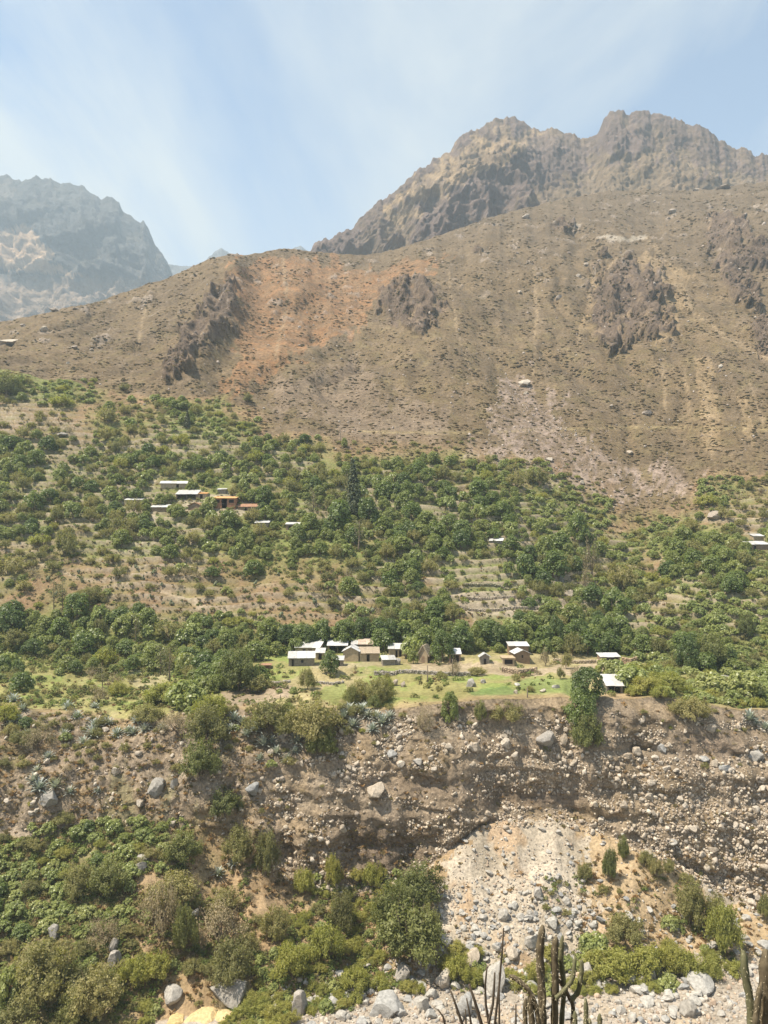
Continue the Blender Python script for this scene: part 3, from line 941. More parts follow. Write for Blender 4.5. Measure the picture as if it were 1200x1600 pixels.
def rock_shape(sub, seed, cuts=9, depth=(0.55, 0.9), rough=0.06):
    r = np.random.default_rng(seed)
    v, f = ICO[sub]
    v = v.copy() * r.uniform(0.85, 1.15, 3)
    for _ in range(cuts):
        n = r.normal(size=3); n /= np.linalg.norm(n)
        d = r.uniform(*depth)
        e = v @ n - d
        m = e > 0
        v[m] -= np.outer(e[m], n)
    v += rough * np.stack([fbm3(v[:, 0] * 2.3, v[:, 1] * 2.3, v[:, 2] * 2.3, 3, seed + k * 9.0) for k in range(3)], -1)
    v -= v.mean(0)
    v /= np.abs(v).max()
    return v, f


ROCK_BIG = [rock_shape(3, 50 + i, 15, (0.48, 0.82), 0.045) for i in range(8)]
ROCK_MED = [rock_shape(2, 90 + i, 11, (0.5, 0.85), 0.04) for i in range(10)]
ROCK_SMALL = [rock_shape(1, 130 + i, 5, (0.6, 0.9), 0.04) for i in range(12)]
ROCK_TINY = [rock_shape(0, 170 + i, 0, rough=0.22) for i in range(12)]
rock_cache = {}


def rock_mesh(kind, i, mat):
    k = (kind, i, mat.name)
    if k not in rock_cache:
        v, f = {'big': ROCK_BIG, 'med': ROCK_MED, 'small': ROCK_SMALL}[kind][i]
        rock_cache[k] = mk_mesh('rock', v, f, [mat], smooth=(kind == 'big'))
        if kind == 'big':
            rock_cache[k].set_sharp_from_angle(angle=R(28))
    return rock_cache[k]


def rand_rot(n):
    q = rng.normal(size=(n, 4)); q /= np.linalg.norm(q, axis=1)[:, None]
    w, x, y, z = q.T
    return np.stack([1 - 2 * (y * y + z * z), 2 * (x * y - z * w), 2 * (x * z + y * w), 2 * (x * y + z * w), 1 - 2 * (x * x + z * z), 2 * (y * z - x * w), 2 * (x * z - y * w), 2 * (y * z + x * w), 1 - 2 * (x * x + y * y)], -1).reshape(n, 3, 3)


def joined(shapes, pos, size, colr, rot=None, flat=(1, 1, 1)):
    """many small pieces as arrays: shapes chosen at random, placed, scaled, coloured"""
    n = len(pos)
    pos = np.asarray(pos); size = np.asarray(size); colr = np.asarray(colr)
    pick = rng.integers(0, len(shapes), n)
    rm = rand_rot(n) if rot is None else rot
    Vs, Fs, Cs, off = [], [], [], 0
    for k, (v, f) in enumerate(shapes):
        idx = np.where(pick == k)[0]
        if not len(idx):
            continue
        vv = np.einsum('nij,vj->nvi', rm[idx], v * np.array(flat)) * size[idx][:, None, None] + pos[idx][:, None, :]
        m = v.shape[0]
        ff = f[None] + (np.arange(len(idx)) * m)[:, None, None] + off
        Vs.append(vv.reshape(-1, 3)); Fs.append(ff.reshape(-1, f.shape[1])); Cs.append(np.repeat(colr[idx], m, 0))
        off += m * len(idx)
    return np.concatenate(Vs), np.concatenate(Fs), np.concatenate(Cs)


def place_rock(name, px, py, wpx, hpx, mat, label, cat='boulder', group=None, sink=0.3, seed=0, yaw=None, tilt=0.0, kind='big'):
    p, n, v = hit(px, py)
    d = p.y
    w, hh = wpx * d / F, hpx * d / F
    o = add(name, rock_mesh(kind, seed % len(ROCK_BIG), mat), None, (p.x, p.y, p.z + hh * (0.5 - sink)), (tilt, 0, yaw if yaw is not None else random.uniform(0, 6.28)), (w * 0.55, w * 0.5, hh * 0.6))
    if label:
        tag(o, label, cat, group)
    return o, p


# ------------------------------------------------------------------ foliage
def leaf_quads(c, n, size, r, aspect=0.7, fold=0.0):
    """one four-cornered leaf clump per centre, facing n"""
    m = len(c)
    a = r.normal(size=(m, 3))
    t = np.cross(n, a); t /= np.linalg.norm(t, axis=1)[:, None] + 1e-9
    b = np.cross(n, t)
    s = size[:, None]
    v = np.stack([c - t * s, c - b * s * aspect + n * s * fold, c + t * s, c + b * s * aspect - n * s * fold], 1)
    return v.reshape(-1, 3), np.arange(m * 4).reshape(m, 4)


def crown(seed, nl=14, per=60, leaf=0.085, rl=(0.3, 0.5), hz=0.85, spread=0.68, nmix=0.75, base=0.12, droop=0.0):
    """a crown about 2 wide and hz*2 tall resting on z=0, of clumps of leaf faces"""
    r = np.random.default_rng(seed)
    cs = []
    for i in range(nl):
        th = 2 * math.pi * (i * 0.618 + r.uniform(-.08, .08)); ph = (i + 0.5) / nl
        rad = spread * math.sqrt(1 - (ph * 0.98) ** 2.2) * r.uniform(0.72, 1.08)
        cs.append((rad * math.cos(th), rad * math.sin(th), hz * 2 * (base + (0.80 - base) * ph) * r.uniform(0.9, 1.08), r.uniform(*rl)))
    cs = np.array(cs)
    V, N, S = [], [], []
    for (x, y, z, rad) in cs:
        d = r.normal(size=(per, 3)); d /= np.linalg.norm(d, axis=1)[:, None]
        d[:, 2] = np.where(d[:, 2] < -0.45, -d[:, 2], d[:, 2])
        rr = rad * r.uniform(0.62, 1.08, per) ** 0.6
        p = np.array([x, y, z]) + d * rr[:, None] * np.array([1, 1, 0.82])
        p[:, 2] -= droop * r.random(per) * rad
        nn = nmix * d + (1 - nmix) * r.normal(size=(per, 3)) + np.array([0, 0, 0.4])
        nn /= np.linalg.norm(nn, axis=1)[:, None]
        V.append(p); N.append(nn); S.append(leaf * r.uniform(0.6, 1.35, per))
    P = np.concatenate(V); P[:, 2] = np.maximum(P[:, 2], 0.02)
    return leaf_quads(P, np.concatenate(N), np.concatenate(S), r, 0.72, 0.12)


def feathery(seed, nb=70, per=22, leaf=0.05, hz=0.8, up=0.9):
    """fine shrub: sprays gathered into uneven lobes, gaps between them"""
    r = np.random.default_rng(seed)
    P, N, S = [], [], []
    nl = 11 + seed % 4
    lobes = []
    for i in range(nl):
        th = i * 2.399 + r.uniform(-.35, .35); el = math.acos(1 - 0.93 * (i + 0.5) / nl)
        lobes.append((np.array([math.sin(el) * math.cos(th), math.sin(el) * math.sin(th), math.cos(el)]), r.uniform(0.68, 1.12)))
    for i in range(nb):
        ld, ll = lobes[i % nl]
        d = ld + r.normal(size=3) * 0.20; d /= np.linalg.norm(d)
        d[2] = abs(d[2])
        Lg = ll * r.uniform(0.82, 1.1)
        k = r.uniform(0.35, 1.0, per) ** 0.6
        p = d * (k * Lg)[:, None] * np.array([1, 1, 2 * hz * 0.62]) + r.normal(size=(per, 3)) * 0.06
        p[:, 2] += hz * 0.42 * (k ** 0.5) + 0.05
        nn = r.normal(size=(per, 3)) * 0.6 + d * 0.7 + np.array([0, 0, 0.45])
        nn /= np.linalg.norm(nn, axis=1)[:, None]
        P.append(p); N.append(nn); S.append(leaf * r.uniform(0.5, 1.5, per))
    P = np.concatenate(P); P[:, 2] = np.maximum(P[:, 2], 0.02)
    return leaf_quads(P, np.concatenate(N), np.concatenate(S), r, 0.5, 0.1)


def tube(path, rad, n=6, rib=0.0, cap=True):
    path = np.asarray(path, float); rad = np.asarray(rad, float)
    m = len(path)
    V = []
    ref = np.array([0.31, 0.17, 0.05])
    for i in range(m):
        t = path[min(i + 1, m - 1)] - path[max(i - 1, 0)]
        t /= np.linalg.norm(t) + 1e-9
        a = np.cross(t, ref + np.array([1.0, 0, 0]) * (abs(t[0]) < 0.9)); a /= np.linalg.norm(a) + 1e-9
        b = np.cross(t, a)
        th = np.arange(n) * 2 * math.pi / n
        rr = rad[i] * (1 + rib * np.where(np.arange(n) % 2 == 0, 1, -1))
        V.append(path[i] + (np.cos(th) * rr)[:, None] * a + (np.sin(th) * rr)[:, None] * b)
    V = np.concatenate(V)
    F_ = []
    for i in range(m - 1):
        for j in range(n):
            k = (j + 1) % n
            F_.append((i * n + j, i * n + k, (i + 1) * n + k, (i + 1) * n + j))
    V = np.concatenate([V, path[-1:] + (path[-1] - path[-2]) / (np.linalg.norm(path[-1] - path[-2]) + 1e-9) * rad[-1] * 0.6])
    T_ = [((m - 1) * n + j, (m - 1) * n + (j + 1) % n, m * n, m * n) for j in range(n)]
    return V, np.array(F_ + T_)


def merge(parts):
    Vs, Fs, off = [], [], 0
    for v, f in parts:
        Vs.append(v); Fs.append(f + off); off += len(v)
    return np.concatenate(Vs), np.concatenate(Fs)


def limbs(seed, hz, nlimb=5, r0=0.07, fork=0.3, spread=0.6, lean=0.1, top=0.8):
    r = np.random.default_rng(seed)
    parts = []
    tp = np.array([r.normal() * lean, r.normal() * lean, hz * 2 * fork])
    parts.append(tube([(0, 0, -0.25), (0, 0, 0), tp * 0.5 + r.normal(size=3) * 0.02, tp], [r0 * 1.3, r0 * 1.15, r0 * 0.9, r0 * 0.75], 6))
    for i in range(nlimb):
        th = 2 * math.pi * i / nlimb + r.uniform(-0.4, 0.4)
        e = np.array([math.cos(th) * spread * r.uniform(.6, 1), math.sin(th) * spread * r.uniform(.6, 1), hz * 2 * r.uniform(0.55, top)])
        m = tp * 0.45 + e * 0.55 + np.array([0, 0, -0.06])
        parts.append(tube([tp * 0.92, m, e], [r0 * 0.55, r0 * 0.36, r0 * 0.12], 5))
    return merge(parts)


def conifer_shape(seed, h=6.0):
    r = np.random.default_rng(seed)
    P, N, S = [], [], []
    for i in range(34):
        k = i / 34
        z = h * (0.12 + 0.88 * k)
        rad = 1.05 * (1 - k) ** 0.75 * r.uniform(0.7, 1.1) + 0.06
        nb = max(4, int(13 * (1 - k)) + 3)
        for j in range(nb):
            th = r.uniform(0, 6.28)
            m = 9
            q = r.uniform(0.25, 1.0, m)
            p = np.stack([math.cos(th) * rad * q, math.sin(th) * rad * q, z - 0.25 * q * rad + r.normal(size=m) * 0.07], -1) + r.normal(size=(m, 3)) * 0.05
            nn = np.array([math.cos(th), math.sin(th), 0.8]) + r.normal(size=(m, 3)) * 0.6
            nn /= np.linalg.norm(nn, axis=1)[:, None]
            P.append(p); N.append(nn); S.append(0.12 * r.uniform(0.6, 1.3, m))
    return leaf_quads(np.concatenate(P), np.concatenate(N), np.concatenate(S), r, 0.6, 0.1)


def slender_shape(seed, h=3.0):
    r = np.random.default_rng(seed)
    P, N, S = [], [], []
    for i in range(13):
        k = 0.3 + 0.7 * i / 12
        c = np.array([r.normal() * 0.34, r.normal() * 0.34, h * k])
        m = 42
        d = r.normal(size=(m, 3)); d /= np.linalg.norm(d, axis=1)[:, None]
        P.append(c + d * r.uniform(0.15, 0.42, m)[:, None] * np.array([1, 1, 1.25])); N.append(d + np.array([0, 0, .3])); S.append(0.075 * r.uniform(0.6, 1.4, m))
    N = np.concatenate(N); N /= np.linalg.norm(N, axis=1)[:, None]
    return leaf_quads(np.concatenate(P), N, np.concatenate(S), r, 0.5, 0.1)


# kinds: foliage variants (unit width 2) with their woody part
def variants():
    K = {}
    K['leafy_tree'] = [(crown(200 + i, 17 + i % 4, 105, 0.072, (0.27, 0.44), 0.78, 0.70), limbs(200 + i, 0.78)) for i in range(7)]
    K['feathery_shrub'] = [(feathery(300 + i, 85, 24, 0.055, 0.66), limbs(300 + i, 0.66, 7, 0.04, 0.10, 0.6)) for i in range(7)]
    K['broadleaf_bush'] = [(crown(400 + i, 20, 46, 0.105, (0.2, 0.34), 0.52, 0.82, 0.7), limbs(400 + i, 0.5, 6, 0.03, 0.1, 0.6)) for i in range(7)]
    K['bright_bush'] = [(feathery(500 + i, 80, 26, 0.062, 0.60), limbs(500 + i, 0.6, 6, 0.035, 0.08, 0.6)) for i in range(5)]
    K['dry_shrub'] = [(feathery(600 + i, 60, 16, 0.045, 0.6), limbs(600 + i, 0.6, 9, 0.035, 0.08, 0.7)) for i in range(5)]
    K['willow_shrub'] = [(feathery(700 + i, 175, 50, 0.039, 0.78), limbs(700 + i, 0.85, 8, 0.035, 0.08, 0.6)) for i in range(4)]
    K['leafy_near'] = [(crown(250 + i, 26, 190, 0.045, (0.24, 0.38), 0.8, 0.72), limbs(250 + i, 0.8)) for i in range(3)]
    K['conifer'] = [(conifer_shape(800 + i, 5.4), tube([(0, 0, -0.3), (0, 0, 2.5), (0, 0, 5.3)], [0.14, 0.1, 0.02], 6)) for i in range(2)]
    K['slender_tree'] = [(slender_shape(850 + i, 3.6), merge([tube([(0, 0, -0.3), (0.05, 0.02, 1.6), (0.0, 0.0, 3.5)], [0.09, 0.065, 0.02], 6), tube([(0.03, 0, 1.2), (0.3, 0.1, 1.9), (0.4, 0.2, 2.6)], [0.04, 0.03, 0.012], 5), tube([(0.04, 0, 1.6), (-0.3, 0.1, 2.2), (-0.35, 0.2, 3.0)], [0.04, 0.03, 0.012], 5)])) for i in range(3)]
    # finer versions for the big shrubs near the river
    K['feathery_near'] = [(feathery(320 + i, 160, 44, 0.038, 0.68), limbs(320 + i, 0.66, 9, 0.03, 0.08, 0.65)) for i in range(5)]
    K['broadleaf_near'] = [(crown(420 + i, 30, 70, 0.075, (0.18, 0.3), 0.55, 0.82, 0.72), limbs(420 + i, 0.5, 7, 0.025, 0.08, 0.65)) for i in range(5)]
    K['bright_near'] = [(feathery(520 + i, 160, 44, 0.039, 0.60), limbs(520 + i, 0.6, 8, 0.028, 0.06, 0.65)) for i in range(5)]
    K['dry_near'] = [(feathery(620 + i, 120, 24, 0.026, 0.62), limbs(620 + i, 0.6, 14, 0.028, 0.06, 0.75)) for i in range(4)]
    return K


KV = variants()
BASE = {'leafy_near': 'leafy_tree', 'feathery_near': 'feathery_shrub', 'broadleaf_near': 'broadleaf_bush', 'bright_near': 'bright_bush', 'dry_near': 'dry_shrub'}
TEXT = {'leafy_tree': ('dark green leafy tree', 'tree'), 'feathery_shrub': ('olive green feathery shrub', 'shrub'), 'broadleaf_bush': ('pale green broad-leaved bush', 'bush'),
        'bright_bush': ('yellow-green feathery bush', 'bush'), 'dry_shrub': ('grey-brown dry shrub', 'shrub'), 'willow_shrub': ('deep green willowy shrub', 'shrub'),
        'conifer': ('dark conifer', 'tree'), 'slender_tree': ('slender grey-green tree', 'tree')}
PLURAL = {'leafy_tree': 'leafy trees', 'feathery_shrub': 'feathery shrubs', 'broadleaf_bush': 'broad-leaved bushes', 'bright_bush': 'yellow-green bushes', 'dry_shrub': 'dry shrubs', 'willow_shrub': 'willowy shrubs', 'conifer': 'conifers', 'slender_tree': 'slender trees'}
leaf_me, wood_me, both_me = {}, {}, {}
for k, lst in KV.items():
    b = BASE.get(k, k)
    for i, ((lv, lf), (wv, wf_)) in enumerate(lst):
        leaf_me[k, i] = mk_mesh(b + '_foliage', lv, lf, [M_LEAF[b]], smooth=False)
        wood_me[k, i] = mk_mesh(b + '_wood', wv, wf_, [M_BARK])
        both_me[k, i] = mk_mesh(b, np.concatenate([lv, wv]), np.concatenate([lf, wf_ + len(lv)]), [M_LEAF[b], M_BARK], midx=[0] * len(lf) + [1] * len(wf_), smooth=False)
print('plants', round(time.time() - T0, 1))


def plant(k, p, w, hgt, parts, i=None, yaw=None, lean=0.0):
    """w: half width in metres, hgt: height in metres"""
    b = BASE.get(k, k)
    i = random.randrange(len(KV[k])) if i is None else i
    zmax = KV[k][i][0][0][:, 2].max()
    sc = (w * random.uniform(0.93, 1.07), w * random.uniform(0.93, 1.07), hgt / zmax)
    rot = (random.uniform(-.06, .06) + lean, random.uniform(-.06, .06), random.uniform(0, 6.28) if yaw is None else yaw)
    if parts:
        o = add(b, None, None, p, rot, sc)
        tree = b in ('leafy_tree', 'conifer', 'slender_tree')
        add('crown' if tree else 'foliage', leaf_me[k, i], o)
        add('trunk' if tree else 'stem', wood_me[k, i], o)
    else:
        o = add(b, both_me[k, i], None, p, rot, sc)
    return o


# ------------------------------------------------------------------ houses
def box(x0, x1, y0, y1, z0, z1):
    v = np.array([(x, y, z) for x in (x0, x1) for y in (y0, y1) for z in (z0, z1)], float)
    f = np.array([[0, 1, 3, 2], [4, 6, 7, 5], [0, 4, 5, 1], [2, 3, 7, 6], [0, 2, 6, 4], [1, 5, 7, 3]])
    return v, f


def prism(pts, y0, y1):
    """polygon in x-z pushed from y0 to y1"""
    n = len(pts)
    v = np.array([(x, y0, z) for x, z in pts] + [(x, y1, z) for x, z in pts], float)
    q = np.array([(i, (i + 1) % n, n + (i + 1) % n, n + i) for i in range(n)])
    return v, q, n


def house(px, py, wpx, label, wall_h=2.4, depth=4.5, roof='shed', rise=0.7, wall=None, sheet=None, openings=(), yaw=0.0, cat='house', name='house', open_front=False, slab=0.09, over=0.35, up=0.0):
    p, n, v = hit(px, py)
    w = wpx * p.y / F
    o = add(name, None, None, (p.x, p.y + 0.2, p.z + up), (0, 0, yaw))
    tag(o, label, cat)
    HOUSES.append((px, py))
    hw = w / 2
    wall = wall or M_ADOBE
    sheet = sheet or M_TIN
    t = 0.3
    if roof in ('shed', 'gable_side', 'flat'):
        back = wall_h + (rise if roof == 'shed' else 0)
        side = [(0, -2.5), (depth, -2.5), (depth, back), (0, wall_h)]
        if roof == 'gable_side':
            side = [(0, -2.5), (depth, -2.5), (depth, wall_h), (depth / 2, wall_h + rise), (0, wall_h)]
        for xs in (-hw, hw - t):
            sv = np.array([(xs, y, z) for y, z in side] + [(xs + t, y, z) for y, z in side], float)
            m_ = len(side)
            me = mk_mesh('wall', sv, [np.array([list(range(m_))[::-1], [i + m_ for i in range(m_)]]), np.array([(i, (i + 1) % m_, m_ + (i + 1) % m_, m_ + i) for i in range(m_)])], [wall], smooth=False)
            add('wall', me, o)
        add('wall', mk_mesh('wall', *box(-hw + t, hw - t, depth - t, depth, -2.5, back), [wall], smooth=False), o)
        front = []
        xs = sorted((a * w - hw, b * w - hw, z0, z1) for (a, b, z0, z1, _m) in openings)
        if open_front:
            front = [box(-hw + t, hw - t, 0.02, t, -2.5, 0.02)]
            for q in (0.0, 0.5, 1.0):
                x_ = -hw + t + 0.1 + q * (w - 2 * t - 0.2)
                add('post', mk_mesh('post', *box(x_ - 0.07, x_ + 0.07, 0.05, 0.2, 0.0, wall_h - 0.02), [M_WOOD], smooth=False), o)
        else:                                           # wall with real holes
            cur = -hw + t
            for a, b, z0, z1 in xs:
                a, b = max(a, -hw + t + 0.05), min(b, hw - t - 0.05)
                front.append(box(cur, a, 0.0, t, -2.5, wall_h))
                front.append(box(a, b, 0.0, t, z1, wall_h))
                front.append(box(a, b, 0.0, t, -2.5, z0))
                cur = b
            front.append(box(cur, hw - t, 0.0, t, -2.5, wall_h))
        vv, ff = merge(front)
        add('wall', mk_mesh('wall', vv, ff, [wall], smooth=False), o)
    else:                                               # gable towards the viewer
        g = [(-hw, -2.5), (hw, -2.5), (hw, wall_h), (0, wall_h + rise), (-hw, wall_h)]
        vv, q, m_ = prism(g, 0, depth)
        me = mk_mesh('wall', vv, [np.array([list(range(m_)), [i + m_ for i in range(m_)][::-1]]), q], [wall], smooth=False)
        add('wall', me, o)
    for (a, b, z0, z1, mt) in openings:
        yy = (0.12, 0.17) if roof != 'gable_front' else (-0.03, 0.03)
        nm = 'door' if z0 < 0.2 else 'window'  # with dark_opening the panel only paints the shade within the hole
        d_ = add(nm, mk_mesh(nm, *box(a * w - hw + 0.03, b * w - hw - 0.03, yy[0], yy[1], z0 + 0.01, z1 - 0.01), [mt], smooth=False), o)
        if roof != 'gable_front' and z0 < 0.2:
            add('lintel', mk_mesh('lintel', *box(a * w - hw - 0.15, b * w - hw + 0.15, -0.03, 0.05, z1, z1 + 0.14), [M_WOOD], smooth=False), o)
    # roof of separate sheets
    ns = max(2, int(round((w if roof != 'gable_front' else depth) / 1.9)))
    rf = add('roof', mk_mesh('roof', *box(-hw + 0.05, hw - 0.05, depth * 0.48, depth * 0.48 + 0.1, wall_h + rise * 0.45 - 0.14, wall_h + rise * 0.45 - 0.04), [M_WOOD], smooth=False), o)

    def sheet_part(a, b, c, d):
        quad = np.array([a, b, c, d], float)
        nrm = np.cross(quad[1] - quad[0], quad[3] - quad[0]); nrm /= np.linalg.norm(nrm)
        if nrm[2] < 0: nrm = -nrm
        quad = quad + nrm * random.uniform(0.0, 0.035)
        vv = np.concatenate([quad, quad + nrm * slab])
        ff = np.array([[3, 2, 1, 0], [4, 5, 6, 7], [0, 1, 5, 4], [1, 2, 6, 5], [2, 3, 7, 6], [3, 0, 4, 7]])
        add('roof_sheet', mk_mesh('roof_sheet', vv, ff, [sheet], smooth=False), rf)
    for i in range(ns):
        u0, u1 = i / ns, (i + 1) / ns
        if roof in ('shed', 'flat'):
            x0_, x1_ = -hw - 0.25 + u0 * (w + 0.5) + 0.012, -hw - 0.25 + u1 * (w + 0.5) - 0.012
            sl_ = rise / depth if roof == 'shed' else 0
            e0, e1 = random.uniform(-.08, .08), 0.3
            sheet_part((x0_, -over + e0, wall_h + sl_ * (-over + e0) + 0.01), (x1_, -over + e0, wall_h + sl_ * (-over + e0) + 0.01), (x1_, depth + e1, wall_h + rise * (roof == 'shed') + sl_ * e1 + 0.01), (x0_, depth + e1, wall_h + rise * (roof == 'shed') + sl_ * e1 + 0.01))
        elif roof == 'gable_side':
            x0_, x1_ = -hw - 0.3 + u0 * (w + 0.6) + 0.012, -hw - 0.3 + u1 * (w + 0.6) - 0.012
            k = rise / (depth / 2)
            sheet_part((x0_, -over, wall_h - k * over + 0.01), (x1_, -over, wall_h - k * over + 0.01), (x1_, depth / 2, wall_h + rise + 0.01), (x0_, depth / 2, wall_h + rise + 0.01))
            sheet_part((x0_, depth + over, wall_h - k * over + 0.01), (x1_, depth + over, wall_h - k * over + 0.01), (x1_, depth / 2 + 0.02, wall_h + rise + 0.01), (x0_, depth / 2 + 0.02, wall_h + rise + 0.01))
        else:
            y0_, y1_ = -over + u0 * (depth + over) + 0.012, -over + u1 * (depth + over) - 0.012
            k = rise / hw
            for sg in (-1, 1):
                sheet_part((sg * (hw + over), y0_, wall_h - k * over + 0.01), (sg * (hw + over), y1_, wall_h - k * over + 0.01), (sg * 0.02, y1_, wall_h + rise + 0.01), (sg * 0.02, y0_, wall_h + rise + 0.01))
    return o


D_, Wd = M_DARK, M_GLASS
house(480, 1027, 38, 'adobe house with broad white tin roof and two doors beside the trees', 2.5, 6.0, 'shed', 1.3, M_ADOBE, M_TIN, [(0.30, 0.42, 0, 2.0, D_), (0.55, 0.68, 0, 2.0, M_DOOR), (0.8, 0.9, 0.9, 1.7, Wd)], R(-8))
house(471, 1041, 40, 'long low stone house with white tin roof in front of other houses', 2.0, 4.2, 'shed', 0.9, M_STONEWALL, M_TIN, [(0.12, 0.2, 0, 1.6, D_), (0.48, 0.58, 0.8, 1.5, Wd)], R(5))
house(500, 1031, 13, 'tiny lean-to with tilted white sheet between two long houses', 1.8, 2.6, 'shed', 0.7, M_ADOBE, M_TIN, [(0.3, 0.7, 0, 1.5, D_)], 0, 'shed', 'lean_to')
house(527, 1022, 30, 'open shed with white tin roof and dark shaded front', 2.2, 4.0, 'shed', 0.8, M_ADOBE_BROWN, M_TIN, [], 0, 'shed', 'open_shed', True)
house(530, 1041, 12, 'low hut under white sheets half hidden by a tree', 1.5, 2.6, 'shed', 0.5, M_STONEWALL, M_TIN, [(0.3, 0.6, 0, 1.2, D_)], 0, 'hut', 'hut')
house(548, 1034, 24, 'adobe house with white gable roof and blank front wall', 2.6, 5.5, 'gable_front', 1.0, M_ADOBE, M_TIN, [], R(-4))
house(557, 1020, 15, 'small house under white sheets behind the gabled house', 2.2, 4.0, 'shed', 0.7, M_ADOBE_BROWN, M_TIN)
house(571, 1020, 22, 'pinkish mud house with rusty tin roof standing behind others', 2.2, 4.0, 'shed', 0.9, M_ADOBE_BROWN, M_TIN_RUST, [(0.35, 0.6, 0.7, 1.6, D_)])
house(577, 1034, 30, 'adobe house with dull brown roof and single dark doorway', 2.1, 4.2, 'shed', 0.9, M_ADOBE, M_THATCH, [(0.36, 0.52, 0, 1.75, D_)], R(2))
house(622, 1028, 29, 'tan house with white tin roof and two dark doorways', 2.3, 3.8, 'shed', 0.8, M_ADOBE, M_TIN, [(0.36, 0.47, 0, 1.9, D_), (0.56, 0.68, 0, 1.9, D_)], R(-2))
house(608, 1040, 20, 'low dark stone hut with grey roof beside a round boulder', 1.4, 3.0, 'shed', 0.5, M_STONEWALL, M_TIN_GREY, [], R(8), 'hut', 'hut')
house(661, 1036, 14, 'tall thatched hut with steep gable next to green tree', 2.2, 4.0, 'gable_front', 2.0, M_ADOBE, M_THATCH, [(0.3, 0.7, 0, 1.7, M_ADOBE_BROWN)], R(-18), 'hut', 'hut', slab=0.25)
house(414, 1051, 17, 'small brick shed with red door at the meadow edge', 1.7, 2.5, 'flat', 0.0, M_ADOBE_BROWN, M_ROOF_BROWN, [(0.6, 0.85, 0, 1.5, M_DOOR)], R(6), 'shed', 'brick_shed')
house(711, 1036, 18, 'dark walled shed with white roof on the tan yard', 2.2, 3.4, 'shed', 0.8, M_ADOBE_BROWN, M_TIN, [(0.15, 0.85, 0, 1.9, D_)], 0, 'shed', 'shed')
house(758, 1039, 14, 'little stone hut with rough pale roof in the yard', 2.0, 2.6, 'gable_front', 0.7, M_STONEWALL, M_TIN_GREY, [(0.35, 0.65, 0, 1.5, D_)], 0, 'hut', 'hut')
house(795, 1041, 18, 'flat brown house with wide dark window joining white-roofed house', 1.9, 4.0, 'flat', 0.0, M_ADOBE, M_ADOBE, [(0.15, 0.85, 0.5, 1.6, D_)], 0)
house(811, 1024, 30, 'long white flat roof at the back of brown house cluster', 2.4, 3.5, 'shed', 0.5, M_ADOBE_BROWN, M_TIN)
house(817, 1037, 23, 'brown house with white gable roof at the yard end', 2.5, 4.6, 'gable_front', 0.8, M_ADOBE_BROWN, M_TIN, [(0.42, 0.54, 1.4, 2.1, D_)], R(6))
house(954, 1036, 30, 'low open shed with thin white roof behind green bushes', 1.5, 2.8, 'shed', 0.5, M_ADOBE_BROWN, M_TIN, [], R(3), 'shed', 'open_shed', True)
house(961, 1084, 25, 'white roofed shed on posts at the cliff edge', 1.7, 3.6, 'shed', 1.5, M_STONEWALL, M_TIN, [], R(1), 'shed', 'open_shed', True)
# the upper hamlet
house(271, 764, 40, 'low pale house with uneven grey-white roof, topmost of hamlet', 2.1, 4.2, 'gable_side', 0.9, M_ADOBE, M_TIN, [(0.6, 0.7, 0, 1.7, D_)], R(6))
house(291, 783, 33, 'house with grey tin roof and dark posted porch', 2.5, 5.0, 'shed', 1.7, M_ADOBE_BROWN, M_TIN_GREY, [], 0, 'house', 'house', True)
house(315, 780, 15, 'small house with orange roof between grey and orange houses', 2.0, 3.2, 'shed', 0.5, M_ADOBE, M_ORANGE, [(0.3, 0.6, 0, 1.6, D_)])
house(304, 800, 22, 'brown adobe house with gable end among the trees', 2.2, 5.0, 'gable_front', 1.1, M_ADOBE_BROWN, M_ROOF_BROWN, [], R(-10))
house(350, 795, 36, 'two-storey brick house with orange roof and dark balcony', 3.7, 5.0, 'shed', 0.8, M_BRICKRED, M_ORANGE, [(0.08, 0.3, 2.1, 3.2, D_), (0.38, 0.62, 2.1, 3.2, D_), (0.7, 0.92, 2.1, 3.2, D_), (0.4, 0.55, 0, 1.7, D_)])
house(388, 800, 34, 'low house with brown tiled roof beside orange-roofed house', 1.9, 4.6, 'gable_side', 1.0, M_ADOBE_BROWN, M_ROOF_BROWN, [(0.3, 0.42, 0, 1.6, D_)], R(-6))
house(346, 772, 13, 'tiny white roofed hut above orange-roofed house', 1.7, 2.6, 'shed', 0.5, M_STONEWALL, M_TIN_GREY, [], 0, 'hut', 'hut')
house(208, 790, 26, 'flat white roof over low house at hamlet edge', 2.0, 4.0, 'shed', 0.9, M_ADOBE, M_TIN, [(0.5, 0.65, 0, 1.7, D_)], R(2))
house(247, 801, 26, 'white tin roof showing between trees below grey roof', 1.9, 4.0, 'shed', 1.0, M_ADOBE_BROWN, M_TIN, [], R(-4))
house(409, 826, 21, 'white roof half hidden in trees under upper hamlet', 2.0, 4.0, 'shed', 0.9, M_STONEWALL, M_TIN)
house(457, 829, 21, 'brown walled shed with pale roof right of white roof', 2.1, 3.6, 'shed', 0.7, M_ADOBE_BROWN, M_TIN, [(0.2, 0.4, 0, 1.6, D_)], 0, 'shed', 'shed')
house(775, 852, 20, 'white sheet roof beside brown ruined wall on slope', 1.5, 3.2, 'shed', 0.8, M_STONEWALL, M_TIN, [], R(-14), 'shed', 'shed')
house(1188, 860, 34, 'low house with white roof at right edge of slope', 2.0, 4.4, 'shed', 1.0, M_ADOBE_BROWN, M_TIN, [(0.2, 0.32, 0, 1.6, D_)], R(4))
house(1186, 847, 16, 'small upper white roof above the low house', 1.8, 3.0, 'shed', 0.7, M_ADOBE, M_TIN, [], 0, 'shed', 'shed', up=0.3)
print('houses', round(time.time() - T0, 1))


